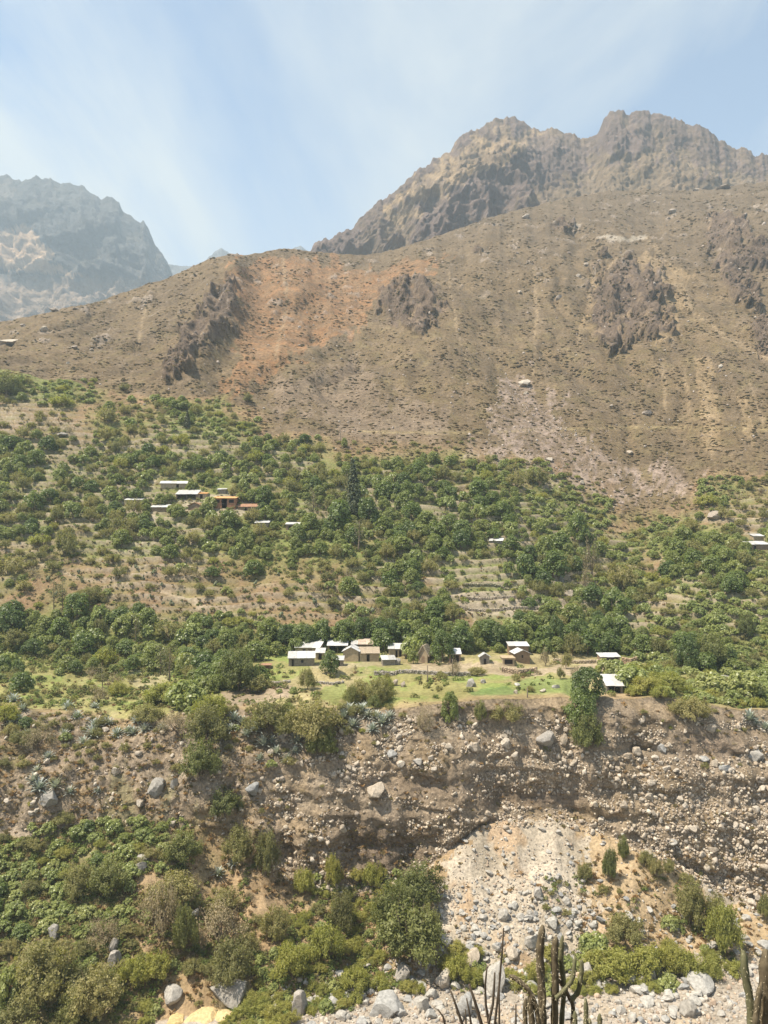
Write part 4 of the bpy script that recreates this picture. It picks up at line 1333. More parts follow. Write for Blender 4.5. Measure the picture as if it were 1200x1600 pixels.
# ruined and dry-stone walls
def stone_wall(pts, hgt, label, mat_c, thick=0.7, sz=0.42):
    """a dry-stone wall along ground points"""
    pos, siz = [], []
    for (a, b) in zip(pts[:-1], pts[1:]):
        pa, pb = hit(*a)[0], hit(*b)[0]
        n = max(2, int((pb - pa).length / (sz * 0.95)))
        for i in range(n):
            q = pa.lerp(pb, (i + random.random() * 0.4) / n)
            zg = ground_z(q.x, q.y)
            for j in range(int(hgt / (sz * 0.75))):
                for s_ in (-0.5, 0.5):
                    pos.append((q.x + random.uniform(-.1, .1), q.y + s_ * thick * 0.5 + random.uniform(-.08, .08), zg + j * sz * 0.75 + 0.05)); siz.append(sz * random.uniform(0.5, 0.75))
    cl = np.array(mat_c) * rng.uniform(0.7, 1.3, (len(pos), 1))
    v, f, c = joined(ROCK_SMALL, pos, siz, cl, flat=(1.2, 1, 0.75))
    m0 = hit(*pts[len(pts) // 2])[0]
    o = add('stone_wall', None, None, m0)
    tag(o, label, 'wall', 'dry stone walls')
    w = add('masonry', mk_mesh('masonry', v - np.array(m0), f, [M_STONES], smooth=False, col=c), o)
    w['kind'] = 'stuff'
    return o


GREYST = (0.30, 0.265, 0.22)
stone_wall([(586, 1054), (612, 1055), (642, 1052), (700, 1056), (745, 1056)], 1.2, 'dry stone wall along the meadow under the round boulder', GREYST)
stone_wall([(405, 1066), (430, 1069), (455, 1066)], 0.9, 'short stone wall beside the ploughed brown field', GREYST)
stone_wall([(495, 1068), (520, 1070), (538, 1067)], 0.8, 'low stone wall above the green crop rows', GREYST)
stone_wall([(785, 1050), (812, 1054), (840, 1050)], 1.4, 'broken stone wall under the brown house cluster', (0.34, 0.26, 0.18))
stone_wall([(865, 1034), (900, 1037), (935, 1036)], 1.2, 'stone wall running towards the low open shed', (0.36, 0.29, 0.2))
stone_wall([(972, 1040), (985, 1042), (995, 1038)], 2.4, 'brown ruined wall next to the low open shed', (0.34, 0.25, 0.16))
stone_wall([(715, 840), (745, 838), (772, 842)], 2.2, 'brown ruined wall on the slope above dark trees', (0.33, 0.24, 0.17))
stone_wall([(720, 933), (770, 937), (830, 938)], 1.2, 'upper terrace wall across the pale stepped fields', (0.31, 0.26, 0.2))
stone_wall([(718, 950), (780, 955), (850, 952)], 1.2, 'lower terrace wall across the pale stepped fields', (0.31, 0.26, 0.2))
stone_wall([(725, 914), (780, 916), (835, 918)], 0.9, 'topmost terrace wall of the stepped green fields', (0.28, 0.25, 0.17))
stone_wall([(178, 817), (210, 816), (232, 819)], 1.6, 'brown wall below the flat white roof at hamlet edge', (0.30, 0.23, 0.18))
stone_wall([(210, 843), (250, 845), (330, 842)], 1.1, 'retaining wall under the upper hamlet trees', (0.33, 0.27, 0.2))

# ------------------------------------------------------------------ named boulders
def lm(text, px, py):
    LANDMARKS.append((text, (px, py)))


BOULDERS = [
    (360, 1570, 62, 40, 'GREY', 'huge split grey boulder lying in the bushes', 2), (270, 1568, 32, 30, 'RIVER', 'round pale boulder behind the ochre ledge', 1),
    (468, 1594, 30, 42, 'GREY', 'upright grey boulder at the bushes edge', 3), (630, 1540, 26, 30, 'GREY', 'rounded tan-grey boulder standing apart beside pointed one', 4),
    (692, 1550, 28, 36, 'CLIFF', 'pointed tan boulder with dark shadow underneath', 5), (660, 1584, 24, 26, 'RIVER', 'white rounded boulder under the pointed tan boulder', 0),
    (736, 1508, 32, 24, 'CLIFF', 'squarish tan boulder behind the small yellow-green bush', 6), (918, 1542, 26, 36, 'GREY', 'blocky blue-grey boulder beside the tall cactus', 7),
    (1094, 1552, 46, 34, 'RIVER', 'big white boulder lying under the bright bushes', 1), (985, 1545, 20, 22, 'RIVER', 'white boulder on the gravel right of blue-grey block', 2),
    (1020, 1540, 18, 22, 'GREY', 'purple-grey stone under the bright bushes', 3), (1076, 1592, 26, 26, 'GREY', 'flat blue-grey boulder low in the river bed', 4),
    (725, 1596, 32, 44, 'RIVER', 'tall white boulder between thin dark stalks', 5), (770, 1560, 44, 52, 'RIVER', 'large pale slab behind the thin dark stalks', 6),
    (605, 1590, 60, 36, 'RIVER', 'broad pale slab of rock in the river bed', 7), (829, 1484, 25, 24, 'RIVER', 'large white rounded boulder at foot of scree', 0),
    (800, 1500, 22, 22, 'CLIFF', 'cream rounded boulder below the white one on scree', 1), (862, 1452, 20, 20, 'RIVER', 'white wedge boulder on the scree beside dry grass', 2),
    (841, 1405, 20, 17, 'RIVER', 'white boulder high on the scree', 3), (787, 1440, 18, 18, 'RIVER', 'bright square boulder in mid scree', 4), (873, 1484, 16, 26, 'RIVER', 'tall white stone behind the cactus tip', 5),
    (1010, 1572, 26, 14, 'RIVER', 'low white boulder in the river gravel', 6), (1045, 1566, 22, 18, 'RIVER', 'pale boulder between gravel and big white boulder', 7),
    (220, 1361, 22, 16, 'GREY', 'lower of two pale rocks among the broad leaves', 0), (222, 1348, 20, 14, 'GREY', 'upper of two pale rocks among the broad leaves', 1),
    (84, 1474, 18, 32, 'GREY', 'tall grey rock poking out of the bushes', 2), (179, 1514, 24, 26, 'GREY', 'lower grey rock in the brush column', 3), (178, 1490, 16, 22, 'GREY', 'upper grey rock in the brush column', 4),
    (305, 1436, 14, 16, 'GREY', 'small grey rock in the gully grass', 5),
    (245, 1246, 30, 28, 'GREY', 'big rounded grey boulder jutting from the cliff', 4), (395, 1244, 24, 22, 'RIVER', 'pale angular boulder sticking out of the cliff ledge', 5), (586, 1246, 36, 22, 'CLIFF', 'broad tan boulder on the cliff ledge', 6),
    (76, 1258, 32, 22, 'GREY', 'grey boulder under the agaves on the cliff', 7), (272, 1235, 16, 20, 'GREY', 'narrow stone next to the big rounded cliff boulder', 0), (612, 1184, 20, 14, 'RIVER', 'white boulder set in the upper cliff', 1), (653, 1196, 16, 12, 'RIVER', 'white block in the cliff below the dry shrub', 2),
    (742, 1176, 22, 15, 'CLIFF', 'cream boulder in the middle of the upper cliff', 3), (790, 1168, 15, 14, 'CLIFF', 'light rounded stone in cliff next to cream boulder', 4), (851, 1168, 36, 26, 'GREY', 'large dull grey boulder half buried in cliff', 5), (880, 1166, 16, 18, 'CLIFF', 'tan stone beside the half buried grey boulder', 6),
    (1180, 1188, 30, 18, 'RIVER', 'large white block high in the cliff', 7), (1132, 1206, 22, 12, 'RIVER', 'flat white stone below the cliff hollow', 0), (1100, 1190, 18, 10, 'RIVER', 'white stone at the cliff hollow rim', 1), (1035, 1178, 14, 18, 'RIVER', 'upright white block in the cliff', 2), (996, 1182, 22, 14, 'CLIFF', 'pale slab in cliff beside dry grass tuft', 3), (1112, 1146, 16, 14, 'CLIFF', 'light stone under the olive shrub on cliff', 4), (804, 1188, 14, 14, 'CLIFF', 'cream block in mid cliff', 5), (1050, 1320, 18, 10, 'RIVER', 'white stone at cliff foot', 1), (1081, 1300, 18, 12, 'CLIFF', 'pale stone low in the cliff', 2),
    (567, 1098, 17, 28, 'GREY', 'pale upright boulder among the meadow bushes', 3), (621, 1042, 13, 13, 'GREY', 'round grey boulder in front of the stone hut', 4), (617, 1075, 12, 14, 'HILL', 'pink boulder standing in the meadow', 5), (629, 1076, 10, 11, 'HILL', 'smaller pink boulder beside the meadow one', 6),
    (736, 1077, 18, 17, 'GREY', 'light grey boulder beside bright green plot', 7), (868, 1077, 15, 8, 'RIVER', 'white flat boulder in the green field', 0), (808, 1073, 10, 7, 'RIVER', 'white stone in the field left of flat boulder', 1), (806, 1086, 7, 9, 'CLIFF', 'small upright stone at the field lip', 2), (755, 1069, 12, 7, 'GREY', 'grey stone near the bright green plot', 3), (1131, 1068, 20, 12, 'GREY', 'slanting grey boulder among right-hand bushes', 4), (848, 1083, 12, 7, 'CLIFF', 'pale stone at the green field edge', 5),
    (818, 606, 26, 13, 'CLIFF', 'pale slab boulder at the top of pink scree', 6), (822, 617, 10, 6, 'CLIFF', 'small pale stone under the scree slab', 7), (1010, 650, 20, 9, 'HILL', 'flat brown boulder on the open slope', 0), (984, 711, 12, 9, 'CLIFF', 'pale boulder near the lower scree', 1), (858, 722, 14, 8, 'CLIFF', 'white boulder in the pink scree', 2), (910, 758, 11, 7, 'CLIFF', 'pale stone at scree foot', 3), (1118, 813, 24, 14, 'HILL', 'big brown boulder beside round shrub', 4), (955, 637, 8, 5, 'HILL', 'little stone below the flat slope boulder', 5), (1125, 576, 9, 7, 'CLIFF', 'pale stone high on right slope', 6),
    (877, 912, 10, 14, 'GREY', 'grey boulder in the dry gully', 7), (880, 838, 12, 8, 'RIVER', 'white stone at edge of pale leaf patch', 0), (97, 683, 18, 9, 'GREY', 'grey boulder among upper left shrubs', 1), (885, 935, 26, 16, 'CLIFF', 'pale rock shelf in the dry gully', 2),
    (18, 541, 44, 11, 'CLIFF', 'long pale rock slab on the left shoulder', 2), (68, 519, 14, 9, 'CLIFF', 'pale stone on left shoulder right of slab', 4), (36, 512, 9, 6, 'HILL', 'small stone on left shoulder skyline', 5), (116, 545, 13, 5, 'HILL', 'brown flat stone below left shoulder', 6), (143, 549, 8, 5, 'CLIFF', 'small pale stone below left shoulder', 7), (106, 571, 7, 6, 'CLIFF', 'lone pale stone on left slope', 0), (118, 485, 13, 5, 'HILL', 'flat stone on the left skyline', 1), (86, 487, 18, 5, 'HILL', 'pale stones cluster on left skyline', 3),
    (1130, 296, 24, 6, 'HILL', 'dark overhanging rock on the skyline', 1), (1088, 299, 10, 5, 'HILL', 'small dark rock on the skyline', 2), (822, 343, 14, 8, 'HILL', 'dark rock near upper skyline', 4), (1050, 336, 16, 9, 'HILL', 'grey rock on the upper slope', 5), (915, 417, 11, 7, 'HILL', 'brown rock above the large crag', 6), (904, 434, 11, 7, 'HILL', 'second brown rock above large crag', 7), (873, 470, 12, 10, 'HILL', 'dark rock left of the large crag', 0), (812, 460, 8, 8, 'CLIFF', 'pale rock in open upper slope', 1),
]
MATS = {'GREY': M_ROCK_GREY, 'RIVER': M_ROCK_RIVER, 'CLIFF': M_ROCK_CLIFF, 'HILL': M_ROCK_HILL}
for (px, py, w, h_, mk, lb, sd) in BOULDERS:
    if hit(px, py - 2)[0] is None:
        continue
    place_rock('boulder', px, py - h_ * 0.28, w, h_, MATS[mk], lb, 'boulder', None, 0.30, sd, yaw=sd * 1.3)
    lm('the ' + lb, px, py)

# the ochre ledge: four blocks of one bedded outcrop
p, n, v = hit(308, 1592)
oc = add('ochre_ledge', None, None, p)
tag(oc, 'yellow ochre rock ledge beside the huge grey boulder', 'rock')
for (dx, dy, dz, sx, sy, sz, sd) in [(0.3, 0.6, -0.3, 3.4, 2.2, 1.3, 1), (-3.2, -0.2, -0.8, 2.6, 2.0, 1.2, 3), (3.6, 0.2, -0.5, 2.4, 1.9, 1.2, 5), (1.6, -1.6, -1.5, 3.0, 1.8, 1.2, 6), (-1.6, -2.0, -1.7, 2.8, 1.8, 1.1, 2), (-4.6, -1.6, -1.5, 2.2, 1.6, 1.0, 7), (4.9, -1.2, -1.3, 2.0, 1.5, 1.0, 4)]:
    add('block', rock_mesh('big', sd, M_ROCK_OCHRE), oc, (dx, dy, dz), (0, 0, sd * 0.35), (sx, sy, sz))
lm('the yellow ochre rock ledge', 305, 1590)
for t_, x_, y_ in [('the broad two-door adobe house', 480, 1027), ('the long low stone house', 471, 1041), ('the house with blank gable', 548, 1034), ('the rusty-roofed house', 571, 1018), ('the house with two dark doorways', 622, 1028), ('the thatched hut', 661, 1036), ('the red-doored brick shed', 414, 1051), ('the dark shed on the yard', 711, 1036), ('the brown gabled house', 817, 1037), ('the low open shed', 954, 1034), ('the shed at the cliff edge', 961, 1084), ('the topmost hamlet house', 271, 764), ('the grey-roofed porch house', 291, 783), ('the orange-roofed house', 350, 795), ('the flat white hamlet roof', 208, 790), ('the half-hidden white roof', 409, 826), ('the brown shed with pale roof', 457, 829), ('the brown ruined slope wall', 745, 840), ('the low house at the right edge', 1188, 860), ('the ploughed brown field', 395, 1085), ('the slope above the dark conifer', 560, 735), ('the left-hand orchard', 100, 780), ('the lower left thicket', 80, 1430), ('the leaf patch by the scree', 780, 790), ('the belt behind the houses', 560, 985), ('the right-hand thicket', 1120, 970), ('the upper left terraces', 240, 700), ('the left hedge', 300, 1000), ('the central trees', 660, 870), ('the centre of the river bank brush', 520, 1480), ('the orange hollow of the hillside', 470, 500), ('the dark crag on the spur', 310, 535), ('the middle crag', 645, 490), ('the large crag', 985, 470), ('the pink scree', 850, 700),
                   ('the bare brown slope', 620, 640), ('the dry cactus slope', 330, 900), ('the stepped green fields', 780, 920), ('the tall dark conifer', 555, 800), ('the brown withered tree', 925, 880),
                   ('the pair of slender trees', 85, 950), ('the dry gully stones', 1080, 900), ('the deep cliff bay', 590, 1340), ('the scree fan', 800, 1350), ('the tan grassy mound', 1010, 1390), ('the grassy gully', 350, 1330)]:
    lm(t_, x_, y_)

for px, py, h_, lb in ((668, 1066, 26, 'tall dark wooden post standing in the meadow'), (707, 1056, 26, 'dark wooden post beside the grey shrub at the yard'), (824, 1090, 14, 'thin wooden post at the field lip'), (438, 1094, 8, 'short post in the ploughed brown field'), (532, 690, 24, 'thin dead cactus stem alone on the open slope'), (1152, 792, 20, 'thin dark stem above the right-hand houses')):
    p, n, v = hit(px, py)
    hm = h_ * p.y / F
    o = add('wooden_post', mk_mesh('wooden_post', *tube([(0, 0, -0.4), (0.03, 0, hm * 0.5), (0, 0.03, hm)], [0.14, 0.12, 0.09], 8), [M_WOOD]), None, p)
    tag(o, lb, 'post')

# ------------------------------------------------------------------ stones: river, scree, cliff
CREAM = np.array([(0.39, 0.345, 0.285), (0.43, 0.39, 0.335), (0.34, 0.29, 0.23), (0.31, 0.295, 0.275), (0.38, 0.29, 0.215)])
TAN = np.array([(0.46, 0.385, 0.29), (0.52, 0.45, 0.36), (0.40, 0.32, 0.235), (0.36, 0.30, 0.24)])


def sample(n, x0, x1, y0, y1, keep):
    out = []
    tries = 0
    while len(out) < n and tries < n * 12:
        tries += 1
        px, py = random.uniform(x0, x1), random.uniform(y0, y1)
        k = keep(px, py)
        if k <= 0 or random.random() > k:
            continue
        p, nn, v = hit(px, py)
        if p is None:
            continue
        out.append((px, py, p, nn, v))
    return out


def point_in(poly, px, py):
    inside = False
    for i in range(len(poly)):
        x1, y1 = poly[i]; x2, y2 = poly[(i + 1) % len(poly)]
        if (y1 > py) != (y2 > py) and px < (x2 - x1) * (py - y1) / (y2 - y1) + x1:
            inside = not inside
    return inside


def sz_pow(lo, hi, a):
    u = random.random()
    return lo * (1 - u * (1 - (lo / hi) ** a)) ** (-1 / a)


FAN = [(700, 1330), (745, 1288), (870, 1278), (905, 1330), (915, 1400), (960, 1500), (690, 1500), (672, 1430)]
pts = sample(6500, 400, 1260, 1295, 1640, lambda x, y: (1.0 if (y > 1500 + max(0, 560 - x) * 0.33 and x > 420) else (min(1.0, 0.25 + (y - 1300) / 170) if point_in(FAN, x, y) else (0.35 if 1420 < y < 1500 and 900 < x < 1200 else (0.45 if point_in([(1060, 1340), (1200, 1400), (1200, 1470), (1120, 1430)], x, y) else (0.12 if 690 < x < 1060 and y > 1300 else 0))))))
riv, fan = [], []
for q in pts:
    px, py, p, nn, v = q
    onriv = v < 3.0
    s_ = sz_pow(0.16, 1.5 if onriv else 1.15, 1.9) * (1.0 if py > 1420 else 0.8)
    (riv if onriv or py > 1505 else fan).append((s_, q))
riv.sort(key=lambda t: -t[0]); fan.sort(key=lambda t: -t[0])
for k, (s_, (px, py, p, nn, v)) in enumerate(riv[:230]):
    o = add('river_stone', rock_mesh('med', random.randrange(10), M_ROCK_RIVER), None, p + Vector((0, 0, s_ * 0.2)), (random.uniform(-.3, .3), random.uniform(-.3, .3), random.uniform(0, 6.28)), (s_ * random.uniform(.8, 1.2), s_ * random.uniform(.7, 1.0), s_ * random.uniform(.5, .85)))
    auto(o, 'pale river stone', 'stone', 'loose stones in the river bed', p)


def stones_stuff(lst, name, parent, pal, label=None, shapes=ROCK_SMALL):
    pos = [p + Vector((0, 0, 0.15 * s_)) for s_, (_, _, p, _, _) in lst]
    siz = [s_ for s_, _ in lst]
    cl = pal[rng.integers(0, len(pal), len(lst))] * rng.uniform(0.75, 1.2, (len(lst), 1))
    v, f, c = joined(shapes, pos, siz, cl, flat=(1, 0.85, 0.7))
    o = add(name, mk_mesh(name, v, f, [M_STONES], smooth=False, col=c), parent)
    o['kind'] = 'stuff'
    if label: o['label'] = label
    return o


stones_stuff(riv[230:], 'river_cobbles', None, CREAM, 'small pale cobbles covering the river bed')
for k, (s_, (px, py, p, nn, v)) in enumerate(fan[:280]):
    add('stone', rock_mesh('med', random.randrange(10), M_ROCK_RIVER), STRUCT['talus_slope'], p + Vector((0, 0, s_ * 0.2)), (random.uniform(-.4, .4), random.uniform(-.4, .4), random.uniform(0, 6.28)), (s_ * random.uniform(.8, 1.2), s_ * random.uniform(.7, 1.0), s_ * random.uniform(.5, .85)))
stones_stuff(fan[280:], 'small_stones', STRUCT['talus_slope'], CREAM)


def cliff_keep(x, y):
    bot = np.interp(x, [0, 300, 450, 550, 650, 740, 870, 950, 1050, 1200], [1290, 1285, 1370, 1395, 1365, 1285, 1278, 1300, 1345, 1420])
    if y > bot + 8:
        return 0
    top = 1115
    if y < top:
        return 0
    d = 0.05 + 0.95 * float(sstep(-0.02, 0.32, fbm2(np.array(x / 52 + 0.004 * y), np.array(y / 20.0), 3, 61.0)))
    if x < 420:
        d *= 0.25
    for bx, by, rx, ry in ((590, 1320, 75, 40), (1110, 1165, 60, 24), (660, 1225, 70, 22), (850, 1250, 60, 9)):
        if ((x - bx) / rx) ** 2 + ((y - by) / ry) ** 2 < 1:
            d *= 0.12
    if x > 1000 and y > 1230:
        d = max(d, 0.8)
    if x > 760 and 1180 < y < 1240:
        d = max(d, 0.6 if x < 900 else 0.4)
    return min(1, d)


pts = sample(11000, -40, 1240, 1105, 1430, cliff_keep)
BOTX, BOTY = [0, 300, 450, 550, 650, 740, 870, 950, 1050, 1200], [1290, 1285, 1370, 1395, 1365, 1285, 1278, 1300, 1345, 1420]
pts += sample(900, 420, 1240, 1265, 1440, lambda x, y: 1.0 if abs(y - np.interp(x, BOTX, BOTY) - 3) < 9 else 0)
cst = sorted([(sz_pow(0.12, 0.9, 2.1), q) for q in pts], key=lambda t: -t[0])
for k, (s_, (px, py, p, nn, v)) in enumerate(cst[:290]):
    add('stone', rock_mesh('med', random.randrange(10), M_ROCK_CLIFF), STRUCT['cliff'], p + nn * s_ * 0.25, (random.uniform(0, 6.28), random.uniform(-.6, .6), random.uniform(0, 6.28)), (s_ * random.uniform(.8, 1.2), s_ * random.uniform(.7, 1.0), s_ * random.uniform(.6, .9)))
lst = [(s_, (px, py, p + nn * s_ * 0.2, nn, v)) for s_, (px, py, p, nn, v) in cst[290:]]
stones_stuff(lst, 'small_stones', STRUCT['cliff'], TAN)
# hillside scree and scattered hill stones
SCREE = [(785, 600), (830, 600), (860, 640), (930, 690), (965, 735), (1040, 745), (1085, 770), (960, 800), (900, 775), (780, 740), (750, 710), (768, 650)]
pts = sample(2600, 20, 1200, 300, 800, lambda x, y: (float(sstep(-0.3, 0.5, fbm2(np.array(x / 30), np.array(y / 40), 3, 5.0))) if point_in(SCREE, x, y) else 0.055))
pts = [q for q in pts if q[4] > 6.2 and (q[4] > 6.95 or point_in(SCREE, q[0], q[1]))]
stones_stuff([(sz_pow(0.25, 1.1, 2.0) * q[2].y / 380, q) for q in pts], 'scree_stones', None, np.array([(0.37, 0.30, 0.245), (0.44, 0.37, 0.31), (0.30, 0.235, 0.19)]), 'pinkish loose stones of the scree and slope', ROCK_TINY)
print('stones', round(time.time() - T0, 1))


# ------------------------------------------------------------------ tufts: one mesh per belt
def tuft_shape(seed, n=7):
    r = np.random.default_rng(seed)
    V, Fq = [], []
    for i in range(n):
        th = r.uniform(0, 6.28); el = r.uniform(0.15, 1.0)
        d = np.array([math.sin(el) * math.cos(th), math.sin(el) * math.sin(th), math.cos(el)])
        t = np.cross(d, r.normal(size=3)); t /= np.linalg.norm(t)
        w = r.uniform(0.22, 0.42)
        b = d * 0.1
        V += [b - t * w * 0.6, b + t * w * 0.6, d * r.uniform(0.75, 1.15) + t * w, d * r.uniform(0.75, 1.15) - t * w]
        Fq.append((4 * i, 4 * i + 1, 4 * i + 2, 4 * i + 3))
    return np.array(V), np.array(Fq)


TUFTS = [tuft_shape(i) for i in range(10)]


def yaw_rot(n):
    a = rng.uniform(0, 6.28, n)
    z = np.zeros(n); o_ = np.ones(n)
    return np.stack([np.cos(a), -np.sin(a), z, np.sin(a), np.cos(a), z, z, z, o_], -1).reshape(n, 3, 3)


def cushion(seed):
    v, f = rock_shape(1, seed, 0, rough=0.16)
    k = (v[f][:, :, 2].max(1) > 0.0)
    return v, f[k]


CUSH = [cushion(900 + i) for i in range(10)]


def mini(seed):
    v, f = crown(seed, 5, 12, 0.19, (0.3, 0.5), 0.4, 0.6, 0.7)
    return v, f


MINI = [mini(950 + i) for i in range(10)]


def tufts(name, pts, size, pal, label, flat=(1, 1, 0.75), shapes=None):
    pos = [q[2] for q in pts]
    siz = np.array([size(q) for q in pts])
    cl = pal[rng.integers(0, len(pal), len(pts))] * rng.uniform(0.7, 1.25, (len(pts), 1))
    v, f, c = joined(shapes or TUFTS, pos, siz, cl, yaw_rot(len(pts)), flat)
    o = add(name, mk_mesh(name, v, f, [M_TUFT], smooth=False, col=c))
    tag(o, label, kind='stuff')


def hill_keep(x, y):
    if point_in(SCREE, x, y):
        return 0.35
    d = 0.12 + 0.88 * float(sstep(-0.3, 0.35, fbm2(np.array(x / 34), np.array(y / 22), 3, 77.0)))
    return d


pts = [q for q in sample(30000, -60, 1260, 285, 860, hill_keep) if 6.98 < q[4] < 8 or 6.1 < q[4] < 7 and cell(MAP_UP, q[0], q[1]) == '.']
tufts('hill_tussocks', pts, lambda q: (0.24 + 0.75 * random.random() ** 2.6) * (0.55 + q[2].y / 520), np.array([(0.215, 0.17, 0.086), (0.235, 0.172, 0.098), (0.195, 0.155, 0.086), (0.18, 0.152, 0.07), (0.27, 0.198, 0.112)]), 'dry tussocks and thorn scrub dotted over the bare hillside', (1, 1, 0.32), CUSH)
pts = [q for q in sample(9000, -60, 1260, 590, 1120, lambda x, y: 0.9) if 5.03 < q[4] < 7.05 and cell(MAP_UP, q[0], q[1]) not in ('_', '.')]
tufts('slope_grass', pts, lambda q: random.uniform(0.3, 0.8), np.array([(0.30, 0.235, 0.12), (0.26, 0.215, 0.10), (0.19, 0.19, 0.075), (0.165, 0.175, 0.065), (0.33, 0.22, 0.12)]), 'dry grass and weeds between the trees')
UND = {'D': 0.9, 'M': 0.9, 'G': 1.0, 'B': 0.9, 'O': 0.5, 'S': 0.16, 'T': 0.4, '_': 0.05, '.': 0.0}
pts = [q for q in sample(13000, -60, 1260, 590, 1110, lambda x, y: UND.get(cell(MAP_UP, x, y) or '.', 0)) if 5.03 < q[4] < 7.1 and (q[3].z > 0.8 or random.random() < 0.25) and fbm2(np.array(q[2].x / 11), np.array(q[2].y / 16), 2, 13.0) < 0.3]
pts += [q for q in sample(3800, -60, 1150, 1280, 1640, lambda x, y: UND.get(cell(MAP_LOW, x, y) or '.', 0)) if 2.7 < q[4] < 4.02]
tufts('undergrowth', pts, lambda q: random.uniform(0.5, 1.25) * (1 if q[2].y > 160 else 0.7), np.array([(0.20, 0.245, 0.075), (0.24, 0.24, 0.085), (0.17, 0.215, 0.062), (0.25, 0.275, 0.09), (0.27, 0.24, 0.10)]), 'low green undergrowth between the trees and bushes', (1, 1, 1.0), MINI)
pts = sample(5200, -60, 1260, 1095, 1640, lambda x, y: (0.9 if x < 430 and y < 1300 else (0.9 if y > 1290 and x < 690 and y < 1560 else (0.75 if 900 < x and 1330 < y < 1500 else (0.18 if y < 1300 else 0.08)))))
pts = [q for q in pts if 2.9 < q[4] < 5.08]
tufts('bank_grass', pts, lambda q: random.uniform(0.25, 0.8), np.array([(0.40, 0.29, 0.16), (0.36, 0.26, 0.14), (0.30, 0.235, 0.12), (0.24, 0.20, 0.09), (0.38, 0.25, 0.12)]), 'tan dry grass on the cliff and river bank')
print('tufts', round(time.time() - T0, 1))

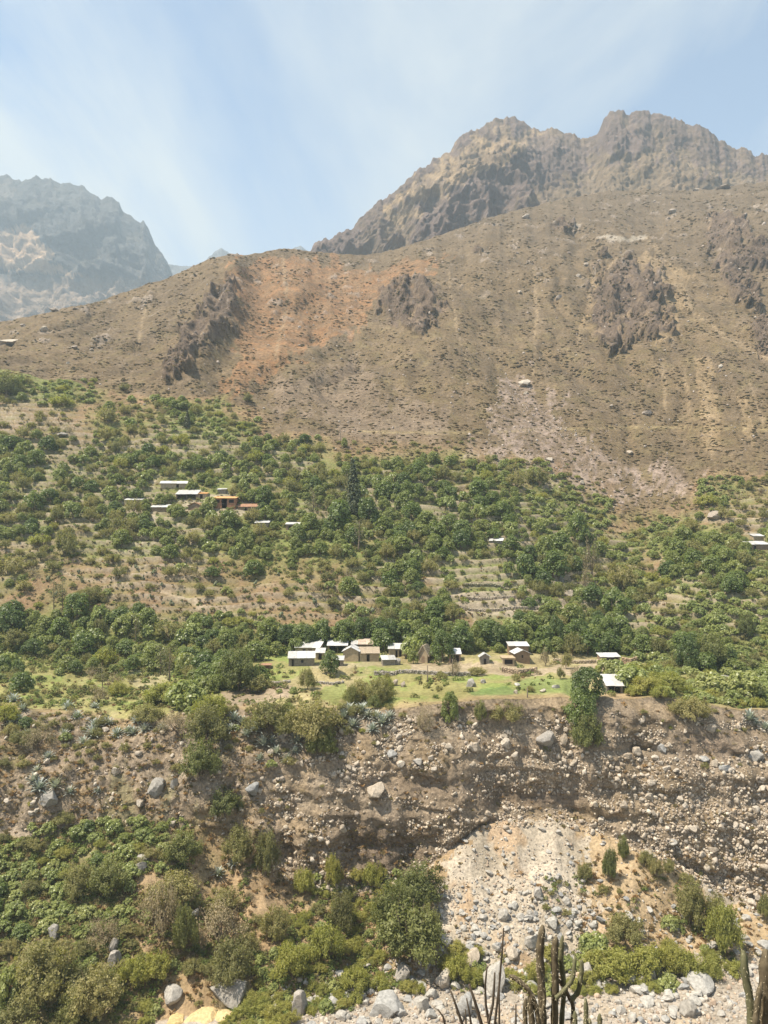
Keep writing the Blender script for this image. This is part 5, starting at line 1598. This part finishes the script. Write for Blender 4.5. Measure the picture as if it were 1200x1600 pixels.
# ------------------------------------------------------------------ trees and shrubs one by one
EXPLICIT = [  # kind, px, base row, width px, height px
    ('feathery_near', 322, 1165, 74, 72), ('bright_near', 330, 1135, 56, 56), ('willow_shrub', 312, 1222, 66, 72), ('willow_shrub', 352, 1278, 60, 52), ('feathery_near', 422, 1150, 84, 66), ('feathery_near', 490, 1160, 90, 74), ('willow_shrub', 500, 1185, 56, 60), ('willow_shrub', 455, 1150, 44, 46), ('dry_near', 275, 1148, 66, 46), ('feathery_near', 230, 1130, 54, 34),
    ('dry_near', 662, 1148, 40, 56), ('leafy_near', 703, 1130, 32, 50), ('feathery_near', 792, 1130, 50, 40), ('willow_shrub', 752, 1130, 24, 38), ('leafy_near', 918, 1098, 56, 56), ('leafy_near', 908, 1135, 56, 60), ('willow_shrub', 918, 1175, 50, 70), ('feathery_near', 1085, 1128, 66, 44), ('feathery_near', 1062, 1120, 40, 30), ('dry_near', 60, 1175, 56, 56), ('feathery_near', 40, 1165, 50, 30), ('bright_near', 10, 1130, 46, 36), ('bright_near', 258, 1100, 70, 36), ('broadleaf_near', 290, 1105, 66, 44),
    ('willow_shrub', 952, 1380, 26, 64), ('willow_shrub', 975, 1345, 22, 42), ('feathery_near', 915, 1378, 26, 34), ('feathery_near', 1080, 1450, 56, 84), ('bright_near', 1134, 1490, 64, 84), ('feathery_near', 1120, 1450, 44, 60), ('feathery_near', 975, 1472, 62, 48), ('willow_shrub', 1195, 1440, 26, 50), ('feathery_near', 1024, 1372, 26, 36), ('feathery_near', 1045, 1365, 22, 26), ('feathery_near', 1010, 1352, 24, 26), ('dry_near', 1110, 1362, 16, 22),
    ('bright_near', 960, 1530, 84, 50), ('bright_near', 1010, 1525, 70, 52), ('bright_near', 1075, 1528, 62, 46), ('bright_near', 1112, 1528, 40, 36), ('broadleaf_near', 930, 1500, 52, 42), ('bright_near', 930, 1522, 56, 40), ('bright_near', 1050, 1522, 44, 48),
    ('bright_near', 475, 1398, 40, 42), ('bright_near', 520, 1388, 34, 56), ('bright_near', 580, 1390, 36, 44), ('willow_shrub', 640, 1500, 118, 96), ('willow_shrub', 655, 1420, 84, 76), ('willow_shrub', 612, 1460, 70, 90), ('willow_shrub', 670, 1470, 44, 60), ('feathery_near', 535, 1460, 44, 76), ('bright_near', 715, 1535, 52, 46), ('bright_near', 745, 1545, 36, 30), ('bright_near', 836, 1536, 32, 36), ('bright_near', 700, 1520, 40, 30),
    ('feathery_near', 372, 1350, 54, 64), ('feathery_near', 416, 1370, 40, 80), ('dry_near', 340, 1480, 92, 90), ('feathery_near', 362, 1540, 80, 80), ('feathery_near', 350, 1430, 56, 46), ('feathery_near', 430, 1470, 50, 62), ('dry_near', 250, 1470, 70, 110), ('willow_shrub', 292, 1490, 44, 90), ('feathery_near', 270, 1420, 88, 64), ('willow_shrub', 285, 1350, 66, 54), ('willow_shrub', 170, 1400, 66, 60), ('feathery_near', 125, 1400, 56, 56), ('bright_near', 455, 1530, 64, 60), ('bright_near', 510, 1500, 60, 60), ('dry_near', 165, 1475, 60, 50),
    ('feathery_near', 60, 1560, 110, 100), ('feathery_near', 150, 1590, 96, 90), ('willow_shrub', 120, 1600, 60, 60), ('bright_near', 210, 1540, 56, 48), ('bright_near', 245, 1530, 52, 44), ('broadleaf_near', 10, 1570, 44, 60), ('feathery_near', 20, 1625, 90, 60), ('bright_near', 555, 1550, 56, 40), ('feathery_near', 110, 1560, 60, 56),
    # around the houses
    ('feathery_near', 480, 1078, 32, 38), ('leafy_tree', 516, 1054, 32, 40), ('slender_tree', 265, 1066, 28, 60), ('willow_shrub', 370, 1082, 74, 78), ('leafy_near', 692, 1034, 46, 52), ('leafy_tree', 646, 1038, 18, 26), ('dry_shrub', 555, 1050, 7, 14), ('feathery_near', 562, 1100, 42, 42), ('feathery_near', 592, 1104, 52, 50), ('willow_shrub', 548, 1104, 26, 36), ('willow_shrub', 584, 1108, 24, 24), ('bright_near', 605, 1085, 26, 30), ('dry_near', 712, 1058, 22, 34), ('feathery_near', 745, 1056, 34, 16),
    ('slender_tree', 84, 958, 22, 56), ('slender_tree', 98, 950, 18, 46), ('dry_shrub', 155, 1100, 38, 34), ('bright_near', 186, 1088, 38, 28), ('feathery_shrub', 876, 1062, 18, 22), ('dry_shrub', 898, 1060, 20, 22), ('feathery_shrub', 885, 1046, 22, 30), ('dry_shrub', 852, 1042, 22, 34), ('broadleaf_bush', 945, 1055, 32, 26), ('broadleaf_near', 962, 1050, 34, 20), ('broadleaf_near', 985, 1078, 66, 40), ('bright_near', 1010, 1085, 60, 32), ('bright_near', 1050, 1080, 56, 30), ('broadleaf_near', 1110, 1085, 60, 36), ('broadleaf_near', 1165, 1088, 60, 40), ('leafy_near', 1075, 1046, 42, 56), ('willow_shrub', 1110, 1040, 60, 56), ('bright_near', 990, 1088, 30, 20), ('bright_near', 1035, 1092, 40, 22),
    # tall and dark ones above
    ('conifer', 556, 812, 34, 98), ('slender_tree', 545, 800, 22, 70), ('conifer', 292, 669, 13, 28), ('leafy_tree', 538, 700, 12, 16), ('feathery_shrub', 387, 630, 21, 18), ('slender_tree', 560, 862, 36, 56), ('slender_tree', 490, 820, 30, 60), ('dry_shrub', 925, 905, 30, 72), ('dry_shrub', 915, 920, 18, 40), ('feathery_shrub', 808, 765, 40, 34), ('feathery_shrub', 842, 762, 46, 36), ('leafy_tree', 748, 780, 38, 36), ('leafy_tree', 960, 965, 52, 48), ('feathery_shrub', 975, 925, 54, 50), ('willow_shrub', 1165, 995, 32, 40), ('feathery_shrub', 1076, 835, 40, 28), ('feathery_shrub', 1133, 812, 28, 20), ('bright_bush', 1104, 792, 36, 22), ('willow_shrub', 12, 622, 46, 46), ('feathery_shrub', 168, 662, 40, 28), ('feathery_shrub', 168, 690, 36, 28), ('leafy_tree', 20, 702, 42, 22), ('feathery_shrub', 36, 686, 28, 22), ('feathery_shrub', 247, 640, 16, 16), ('feathery_shrub', 194, 612, 20, 14), ('feathery_shrub', 400, 678, 22, 12), ('feathery_shrub', 62, 656, 22, 16), ('bright_bush', 98, 636, 44, 22), ('leafy_tree', 905, 850, 40, 50), ('leafy_tree', 865, 905, 50, 46), ('leafy_tree', 850, 880, 34, 44), ('leafy_tree', 680, 970, 46, 36), ('leafy_tree', 820, 905, 36, 40),
    ('leafy_tree', 15, 995, 50, 50), ('feathery_near', 140, 945, 44, 32), ('slender_tree', 212, 1005, 24, 44), ('feathery_shrub', 262, 1000, 54, 34), ('slender_tree', 160, 1075, 20, 40), ('slender_tree', 250, 1055, 22, 50), ('leafy_tree', 530, 830, 46, 50), ('leafy_tree', 575, 820, 40, 44), ('feathery_shrub', 103, 870, 40, 44), ('feathery_shrub', 15, 900, 44, 36), ('bright_bush', 62, 855, 40, 26), ('leafy_tree', 190, 855, 34, 28),
]
EXPLICIT += [('leafy_near' if i_ % 2 else 'leafy_tree', 425 + i_ * 21 + random.uniform(-6, 6), random.uniform(1001, 1009), random.uniform(30, 44), random.uniform(30, 42)) for i_ in range(27)]
EXPLICIT += [('broadleaf_near', 430 + i_ * 33 + random.uniform(-8, 8), random.uniform(988, 998), random.uniform(28, 40), random.uniform(18, 26)) for i_ in range(17)]
PLANTED = []                    # (x, y, radius) to keep the scattered ones apart
hid = HOUSES


def house_near(px, py):
    for hx, hy in hid:
        if hy < 870:
            if abs(px - hx) < 17 and -9 < py - hy < 13:
                return True
            continue
        if abs(px - hx) < 24 and -4 < py - hy < 15:
            return True
        if abs(px - hx) < 13 and -16 < py - hy <= -4:
            return True
    return False


for k, px, py, w, h_ in EXPLICIT:
    p, nn, v = hit(px, py - 1)
    if p is None:
        print('miss', k, px, py); continue
    d = p.y
    o = plant(k, p - Vector((0, 0, 0.1)), w * d / F / 2, h_ * d / F, True)
    if (k, px) == ('conifer', 556):
        tag(o, 'tall dark conifer rising above the upper orchard', 'tree')
    elif (k, px) == ('dry_shrub', 925):
        tag(o, 'tall brown withered tree in the dense green slope', 'tree')
    elif (k, px) == ('dry_shrub', 852):
        tag(o, 'pale bare leaning tree at end of the hedge belt', 'tree')
    elif (k, px) == ('conifer', 292):
        tag(o, 'small dark upright conifer at the top of the orchards', 'tree')
    else:
        b = BASE.get(k, k)
        auto(o, TEXT[b][0], TEXT[b][1], PLURAL[b] + ' growing on the slopes and banks', p)
    PLANTED.append((p.x, p.y, w * d / F / 2))

MIX = {  # cell letter: [(kind, weight)], half width m, height/width, spacing factor, tries per cell
    'D': ([('leafy_tree', 0.66), ('feathery_shrub', 0.20), ('broadleaf_bush', 0.14)], (1.7, 4.3), (0.66, 0.95), 0.53, 40),
    'M': ([('leafy_tree', 0.42), ('feathery_shrub', 0.38), ('broadleaf_bush', 0.14), ('slender_tree', 0.02), ('bright_bush', 0.06)], (1.3, 3.8), (0.58, 0.9), 0.57, 38),
    'O': ([('feathery_shrub', 0.72), ('dry_shrub', 0.14), ('leafy_tree', 0.06), ('broadleaf_bush', 0.08)], (1.4, 3.3), (0.55, 0.8), 0.74, 22),
    'S': ([('feathery_shrub', 0.62), ('dry_shrub', 0.28), ('bright_bush', 0.10)], (0.9, 2.2), (0.5, 0.75), 1.25, 8),
    'G': ([('broadleaf_bush', 0.70), ('bright_bush', 0.10), ('feathery_shrub', 0.16), ('leafy_tree', 0.04)], (1.5, 2.9), (0.45, 0.66), 0.56, 34),
    'B': ([('bright_bush', 0.8), ('broadleaf_bush', 0.2)], (1.5, 2.8), (0.5, 0.7), 0.62, 26),
    'T': ([('feathery_shrub', 0.5), ('broadleaf_bush', 0.3), ('bright_bush', 0.2)], (0.8, 1.9), (0.5, 0.75), 1.6, 5),
}
NEARK = {'feathery_shrub': 'feathery_near', 'broadleaf_bush': 'broadleaf_near', 'bright_bush': 'bright_near', 'dry_shrub': 'dry_near'}
cellgrid = {}


def far_enough(x, y, r):
    gx, gy = int(x // 6), int(y // 6)
    for i in (-1, 0, 1):
        for j in (-1, 0, 1):
            for (a, b, c) in cellgrid.get((gx + i, gy + j), ()):
                if (a - x) ** 2 + (b - y) ** 2 < (r + c) ** 2:
                    return False
    return True


def note(x, y, r):
    cellgrid.setdefault((int(x // 6), int(y // 6)), []).append((x, y, r))


for x, y, r in PLANTED:
    note(x, y, r * 0.6)
CAND = []
for m, low in ((MAP_UP, False), (MAP_LOW, True), (MAP_CL, True)):
    for ry in sorted(m):
        for c in range(-3, 27):
            ch = m[ry][min(23, max(0, c))]
            if ch not in MIX:
                continue
            kinds, wr_, hr, sp, tries = MIX[ch]
            for _ in range(tries):
                px, py = c * 50 + random.uniform(-8, 58), ry + random.uniform(-4, 34)
                p, nn, v = hit(px, py)
                if p is None or house_near(px, py):
                    continue
                if not low and not (5.05 < v < 7.2) or low and not ((2.6 < v < 4.05) if m is MAP_LOW else (3.95 < v < 5.03)):
                    continue
                u = random.random(); k = kinds[-1][0]
                for kk, ww in kinds:
                    u -= ww
                    if u < 0:
                        k = kk; break
                if not low and pn2(np.array(p.x / 13), np.array(p.y / 19 + 40)) > (0.42 if ch in 'DG' else 0.30):
                    continue
                w = (wr_[0] + (wr_[1] - wr_[0]) * random.random() ** 1.4) * (0.8 if k in ('broadleaf_bush', 'dry_shrub') else 1.0)
                if low:
                    w *= (0.72 if ch != 'G' else 0.8) if m is MAP_LOW else 0.55
                hg = 2 * w * random.uniform(*hr)
                if k == 'slender_tree':
                    w *= 0.55; hg = w * random.uniform(3.2, 4.2)
                if 960 <= ry <= 990 and 8 <= c <= 19 and k == 'leafy_tree':
                    hg *= 1.05
                if not far_enough(p.x, p.y, w * sp):
                    continue
                note(p.x, p.y, w * sp)
                CAND.append((w / p.y, k, p, w, hg, low))
CAND.sort(key=lambda t: -t[0])
count = {}
left = {}
for (_, k, p, w, hg, low) in CAND:
    n_ = count.get(k, 0)
    kk = NEARK.get(k, k) if low else k
    pz = p - Vector((0, 0, 0.12))
    if n_ < 255:
        count[k] = n_ + 1
        o = plant(kk, pz, w, hg, n_ < 130 or low)
        auto(o, TEXT[k][0], TEXT[k][1], PLURAL[k] + ' growing on the slopes and banks', p)
    else:
        left.setdefault(k, []).append((pz, w, hg))
print('trees', count, {k: len(v) for k, v in left.items()}, round(time.time() - T0, 1))
NAME_MASS = {'leafy_tree': 'orchard_foliage', 'feathery_shrub': 'olive_undergrowth', 'broadleaf_bush': 'broadleaf_undergrowth', 'bright_bush': 'bright_undergrowth', 'dry_shrub': 'dry_undergrowth', 'slender_tree': 'slender_foliage'}
for k, lst in left.items():
    Vs, Fs, off = [], [], 0
    for (p, w, hg) in lst:
        v, f = KV[k][random.randrange(len(KV[k]))][0]
        a = random.uniform(0, 6.28)
        zm = v[:, 2].max()
        q = np.stack([(v[:, 0] * math.cos(a) - v[:, 1] * math.sin(a)) * w, (v[:, 0] * math.sin(a) + v[:, 1] * math.cos(a)) * w, v[:, 2] * hg / zm], -1) + np.array(p)
        Vs.append(q); Fs.append(f + off); off += len(v)
    o = add(NAME_MASS[k], mk_mesh(NAME_MASS[k], np.concatenate(Vs), np.concatenate(Fs), [M_LEAF[k]], smooth=False))
    tag(o, 'farther ' + PLURAL[k] + ' merging into one mass', kind='stuff')


# ------------------------------------------------------------------ agaves, prickly pears
def agave_mesh(seed):
    r = np.random.default_rng(seed)
    V, Fq = [], []
    n = 34
    for i in range(n):
        th = i * 2.399 + r.uniform(-.1, .1)
        el = R(8 + 78 * (i / n) ** 0.9)
        Lg = r.uniform(0.85, 1.1)
        for_ = np.array([math.cos(th), math.sin(th), 0])
        sd = np.array([-math.sin(th), math.cos(th), 0])
        b = len(V)
        for s_, w in ((0.05, 0.085), (0.4, 0.10), (0.75, 0.065), (1.0, 0.006)):
            e2 = el - 0.25 * s_ * s_
            c = for_ * math.cos(e2) * s_ * Lg + np.array([0, 0, math.sin(e2) * s_ * Lg + 0.03])
            up = np.array([0, 0, 0.02])
            V += [c - sd * w + up, c, c + sd * w + up]
        for s_ in range(3):
            q = b + 3 * s_
            Fq += [(q, q + 1, q + 4, q + 3), (q + 1, q + 2, q + 5, q + 4)]
    return np.array(V), np.array(Fq)


AG = [mk_mesh('agave', *agave_mesh(i), [M_AGAVE]) for i in range(4)]
AGAVES = [(20, 1096, 26), (16, 1136, 30), (30, 1128, 24), (106, 1108, 26), (148, 1106, 18), (145, 1150, 34), (148, 1136, 28), (168, 1132, 24), (206, 1148, 28), (226, 1142, 26), (60, 1234, 34), (84, 1232, 34), (76, 1184, 22), (44, 1150, 22), (58, 1206, 20), (152, 1238, 16), (365, 1126, 30), (378, 1132, 26), (360, 1142, 24), (399, 1142, 30), (412, 1166, 36), (424, 1160, 24), (452, 1126, 32), (466, 1160, 34), (448, 1190, 26), (462, 1176, 22), (536, 1122, 30), (552, 1136, 30), (546, 1112, 28), (566, 1112, 30), (574, 1120, 24), (597, 1132, 36), (588, 1122, 26), (120, 1122, 24), (182, 1150, 26), (214, 1128, 24), (100, 1150, 22), (130, 1162, 24), (255, 1140, 22), (385, 1150, 28), (432, 1178, 26), (406, 1188, 22), (476, 1150, 26), (520, 1128, 24), (608, 1122, 24), (582, 1142, 26), (36, 1110, 22), (52, 1222, 26), (110, 1240, 24), (1172, 1126, 34), (1182, 1134, 24), (1196, 1140, 28), (340, 1368, 26), (363, 1352, 20), (200, 1144, 22), (4, 1120, 24)]
for px, py, w in AGAVES:
    p, nn, v = hit(px, py)
    if p is None:
        continue
    s_ = 1.1 * w * p.y / F / 2
    o = add('agave', AG[random.randrange(4)], None, p - nn * 0.05 * s_, (random.uniform(-.15, .25), random.uniform(-.15, .15), random.uniform(0, 6.28)), (s_, s_, s_ * 1.05))
    auto(o, 'blue-grey spiky agave', 'agave', 'agaves along the cliff edge', p)


def pear_mesh(seed):
    r = np.random.default_rng(seed)
    parts = []
    v0, f0 = ICO[1]
    for i in range(11):
        th = r.uniform(0, 6.28)
        rad = r.uniform(0, 0.6); z = r.uniform(0.15, 0.9) * (1.1 - rad)
        a = r.uniform(0, 3.14); t = r.normal() * 0.4
        v = v0 * np.array([0.2, 0.045, 0.26]) * r.uniform(0.8, 1.2)
        m = np.array(Matrix.Rotation(a, 3, 'Z') @ Matrix.Rotation(t, 3, 'X'))
        parts.append((v @ m.T + np.array([rad * math.cos(th), rad * math.sin(th), z]), f0))
    return merge(parts)


PEAR = [mk_mesh('prickly_pear', *pear_mesh(i), [M_PEAR]) for i in range(4)]
PEARS = sample(75, 20, 600, 870, 975, lambda x, y: 1.0 if (80 < x < 560 and 885 < y < 965) else 0.15)
for (px, py, p, nn, v) in PEARS:
    if not far_enough(p.x, p.y, 0.9):
        continue
    note(p.x, p.y, 0.9)
    s_ = random.uniform(1.0, 1.7)
    o = add('prickly_pear', PEAR[random.randrange(4)], None, p, (0, 0, random.uniform(0, 6.28)), (s_, s_, s_))
    auto(o, 'grey-green prickly pear clump', 'cactus', 'prickly pears on the dry slope', p)


# ------------------------------------------------------------------ cacti and dead stalks on the near bank
def near_pt(px, py, d):
    r_ = ray(px, py)
    return Vector(r_) * (d / r_.y)


def cactus_arm(path_px, rad, d, tipmat=False):
    """path in photo pixels at depth d, tapering to a rounded tip"""
    P = [np.array(near_pt(x, y, d + dd)) for (x, y, dd) in path_px]
    pts_ = []
    for a, b in zip(P[:-1], P[1:]):
        for q in np.linspace(0, 1, 6)[:-1]:
            pts_.append(a + (b - a) * q)
    pts_.append(P[-1])
    pts_ = np.array(pts_)
    for _ in range(2):
        pts_[1:-1] = 0.25 * pts_[:-2] + 0.5 * pts_[1:-1] + 0.25 * pts_[2:]
    m = len(pts_)
    rr = np.array([rad * (1 + 0.10 * math.sin(i * 1.9)) for i in range(m)])
    rr[-1] *= 0.35; rr[-2] *= 0.75; rr[-3] *= 0.93
    return tube(pts_, rr * 0.9, 16, 0.17), pts_


def cactus(label, base_px, d, arms, tips=()):
    gp = near_pt(base_px, 1600, d)
    zg = ground_z(gp.x, gp.y)
    o = add('columnar_cactus', None, None, (gp.x, gp.y, zg))
    tag(o, label, 'cactus')
    base = np.array(o.location)
    for i, (pth, rad) in enumerate(arms):
        if pth[0] == 'G':                             # rooted in the ground
            x0_ = pth[1][0]
            g_ = near_pt(x0_, 1600, d)
            zg_ = ground_z(g_.x, g_.y)
            # pixel row of the ground under this stem
            rowg = project(np.array(g_.x), np.array(g_.y), np.array(zg_ - 0.2))[1]
            pth = [(x0_, float(rowg), 0)] + list(pth[1:])
        (v, f), pp = cactus_arm(pth, rad, d)
        a = add('stem', mk_mesh('stem', v - base, f, [M_CACTUS_TIP if i in tips else M_CACTUS], smooth=True), o)
        sv = []
        r = np.random.default_rng(i)
        for q in range(len(pp) - 1):                  # spines
            for _ in range(5):
                c = pp[q] + (pp[q + 1] - pp[q]) * r.random()
                dn = r.normal(size=3); dn[2] *= 0.4; dn /= np.linalg.norm(dn)
                e = np.cross(dn, (0, 0, 1.0)) * 0.0022
                s0 = c + dn * rad * 0.95
                sv += [s0 - e, s0 + e, s0 + dn * 0.035]
        sv = np.array(sv) - base
        add('spines', mk_mesh('spines', sv, np.arange(len(sv)).reshape(-1, 3), [M_SPINE], smooth=False), a)
    return o


cactus('tall brown columnar cactus with several upright branching arms', 852, 9.5, [
    (['G', (850, 1700, 0), (848, 1600, 0), (846, 1540, 0), (843, 1485, 0), (848, 1446, 0)], 0.048),
    (['G', (868, 1700, 0), (866, 1600, 0), (868, 1530, 0), (866, 1490, 0), (869, 1464, 0)], 0.044),
    (['G', (878, 1690, .1), (877, 1600, .1), (882, 1540, .1), (876, 1500, .1), (879, 1462, .1)], 0.030),
    ([(868, 1560, -.05), (884, 1545, -.05), (895, 1530, -.05), (899, 1495, -.05)], 0.026),
    ([(893, 1562, .1), (904, 1550, .1), (909, 1520, .1), (909, 1500, .1)], 0.028),
    (['G', (896, 1680, .1), (894, 1600, .1), (896, 1570, .1), (886, 1552, .1), (873, 1530, .1)], 0.024),
    ([(846, 1590, -.1), (852, 1560, -.1), (846, 1530, -.1), (840, 1505, -.1)], 0.022),
], (2, 3, 4))
lm('the tall branching cactus', 852, 1520)
cactus('arching grey-brown cactus stem bending over beside the tall cactus', 846, 8.8, [
    (['G', (850, 1690, 0), (842, 1600, 0), (836, 1565, 0), (825, 1545, 0), (808, 1530, 0), (796, 1524, 0)], 0.026),
    (['G', (834, 1690, 0), (832, 1600, 0), (828, 1570, 0), (830, 1552, 0)], 0.034),
    (['G', (824, 1690, .2), (822, 1610, .2), (820, 1580, .2), (822, 1560, .2)], 0.026)])
cactus('dark thick columnar cactus at the picture border with pale budding arm', 1190, 8.2, [
    (['G', (1194, 1720, 0), (1194, 1600, 0), (1196, 1540, 0), (1196, 1484, 0)], 0.062),
    (['G', (1176, 1700, 0), (1174, 1600, 0), (1172, 1560, 0), (1164, 1524, 0), (1162, 1486, 0)], 0.040),
    ([(1180, 1600, -.1), (1184, 1565, -.1), (1190, 1535, -.1)], 0.03),
], (1,))
lm('the cactus at the picture border', 1185, 1550)
cactus('short pale green cactus columns low beside the tall cactus', 915, 8.6, [
    (['G', (916, 1690, 0), (915, 1600, 0), (916, 1585, 0), (915, 1560, 0)], 0.026), (['G', (898, 1690, 0), (898, 1610, 0), (899, 1595, 0), (898, 1580, 0)], 0.024), (['G', (937, 1690, 0), (937, 1620, 0), (937, 1600, 0), (937, 1584, 0)], 0.026), (['G', (922, 1690, .1), (922, 1620, .1), (921, 1600, .1), (921, 1592, .1)], 0.024)], (0, 1, 2, 3))

STALKS = [('thin dark upright stalk, tallest of the dead stalks', [(768, 1700), (773, 1600), (780, 1540), (785, 1480), (787, 1450)], 0.012, 8.0),
          ('forked dark stalk with two thin prongs', [(770, 1700), (764, 1600), (759, 1570), (758, 1540), (761, 1510)], 0.013, 7.6),
          ('bent dark stalk in front of pointed tan boulder', [(735, 1720), (722, 1600), (712, 1570), (704, 1548)], 0.013, 7.2),
          ('leaning thick dark stalk left of the forked stalk', [(765, 1720), (752, 1600), (742, 1565), (733, 1538)], 0.017, 7.4),
          ('short curved stalk reaching left over river gravel', [(700, 1720), (695, 1600), (692, 1588), (684, 1577)], 0.010, 7.0),
          ('slim straight stalk between leaning and forked stalks', [(740, 1720), (736, 1600), (733, 1580), (729, 1560)], 0.010, 7.2),
          ('upright thin stalk rising behind the forked stalk', [(780, 1700), (780, 1600), (780, 1560), (780, 1520)], 0.010, 7.8),
          ('short dark stalk at the base of stalk cluster', [(728, 1720), (728, 1620), (728, 1590), (727, 1577)], 0.009, 7.3),
          ('dark stalk beside the arching cactus', [(815, 1720), (806, 1620), (806, 1600), (806, 1570)], 0.012, 7.8)]
for lb, pth, rad, d in STALKS:
    P = np.array([near_pt(x, y, d) for x, y in pth])
    zg = ground_z(P[0][0], P[0][1])
    P[0][2] = zg - 0.1
    o = add('dead_stalk', None, None, (P[0][0], P[0][1], zg))
    tag(o, lb, 'stalk', 'dead stalks beside the cactus')
    r_ = np.linspace(rad * 1.3, rad * 0.6, len(P))
    add('stem', mk_mesh('stem', *[a if i else a - np.array(o.location) for i, a in enumerate(tube(P, r_, 7))], [M_STALK]), o)
    if 'forked' in lb:
        Q = np.array([near_pt(x, y, d) for x, y in [(764, 1596), (770, 1570), (772, 1545), (773, 1520)]])
        v, f = tube(Q, [rad * .8, rad * .7, rad * .6, rad * .5], 7)
        add('branch', mk_mesh('branch', v - np.array(o.location), f, [M_STALK]), o)
# dry grass round their feet
gp = []
for _ in range(420):
    q = near_pt(random.choice([random.uniform(690, 960), random.uniform(1140, 1230)]), 1600, random.uniform(7.0, 11))
    q = Vector((q.x, q.y, ground_z(q.x, q.y)))
    gp.append((0, 0, q, None, 0))
tufts('bank_straw', gp, lambda q: random.uniform(0.25, 0.5), np.array([(0.40, 0.32, 0.19), (0.34, 0.27, 0.16)]), 'dry straw around the cactus feet on the near bank', (0.4, 0.4, 1.3))

# ------------------------------------------------------------------ labels for the many plants and stones
ORD_ = ['nearest', 'second nearest', 'third nearest', 'fourth nearest', 'fifth nearest', 'sixth nearest', 'seventh nearest', 'eighth nearest', 'ninth nearest', 'tenth nearest', 'eleventh nearest', 'twelfth nearest', 'thirteenth nearest', 'fourteenth nearest', 'fifteenth nearest', 'sixteenth nearest', 'seventeenth nearest', 'eighteenth nearest', 'nineteenth nearest', 'twentieth nearest']
TENS = [('twenty', 'twentieth'), ('thirty', 'thirtieth'), ('forty', 'fortieth'), ('fifty', 'fiftieth'), ('sixty', 'sixtieth')]
ONES = ['first', 'second', 'third', 'fourth', 'fifth', 'sixth', 'seventh', 'eighth', 'ninth']
ORD = ORD_[:19]
for a_, b_ in TENS:
    ORD += [b_ + ' nearest'] + [a_ + '-' + c_ + ' nearest' for c_ in ONES]
SHORT = []
for i, (t_, (x_, y_)) in enumerate(LANDMARKS):
    t_ = t_ if t_.startswith('the ') else 'the ' + t_
    w_ = t_.split()
    if len(w_) <= 7:
        SHORT.append((t_, x_, y_))
buckets = {}
for (o, text, pos) in AUTO:
    px, py = [float(q) for q in project(np.array(pos.x), np.array(pos.y), np.array(pos.z))]
    best = min(SHORT, key=lambda s_: (s_[1] - px) ** 2 + 2.0 * (s_[2] - py) ** 2)
    dx, dy = px - best[1], py - best[2]
    rel = ('right of' if dx > 0 else 'left of') if abs(dx) > abs(dy) * 1.2 else ('above' if dy < 0 else 'below')
    buckets.setdefault((text, rel, best[0]), []).append((dx * dx + dy * dy, o))
for (text, rel, lmk), lst in buckets.items():
    lst.sort(key=lambda t: t[0])
    for i, (_, o) in enumerate(lst):
        lead = (ORD[i] + ' ') if len(lst) > 1 and i < len(ORD) else ('' if len(lst) == 1 else 'outlying ')
        o['label'] = f'{lead}{text} {rel} {lmk}'
ntri = sum(len(m.loops) - 2 * len(m.polygons) for m in bpy.data.meshes if m.users)
print('done', len(bpy.data.objects), 'objects', ntri, 'triangles', round(time.time() - T0, 1))
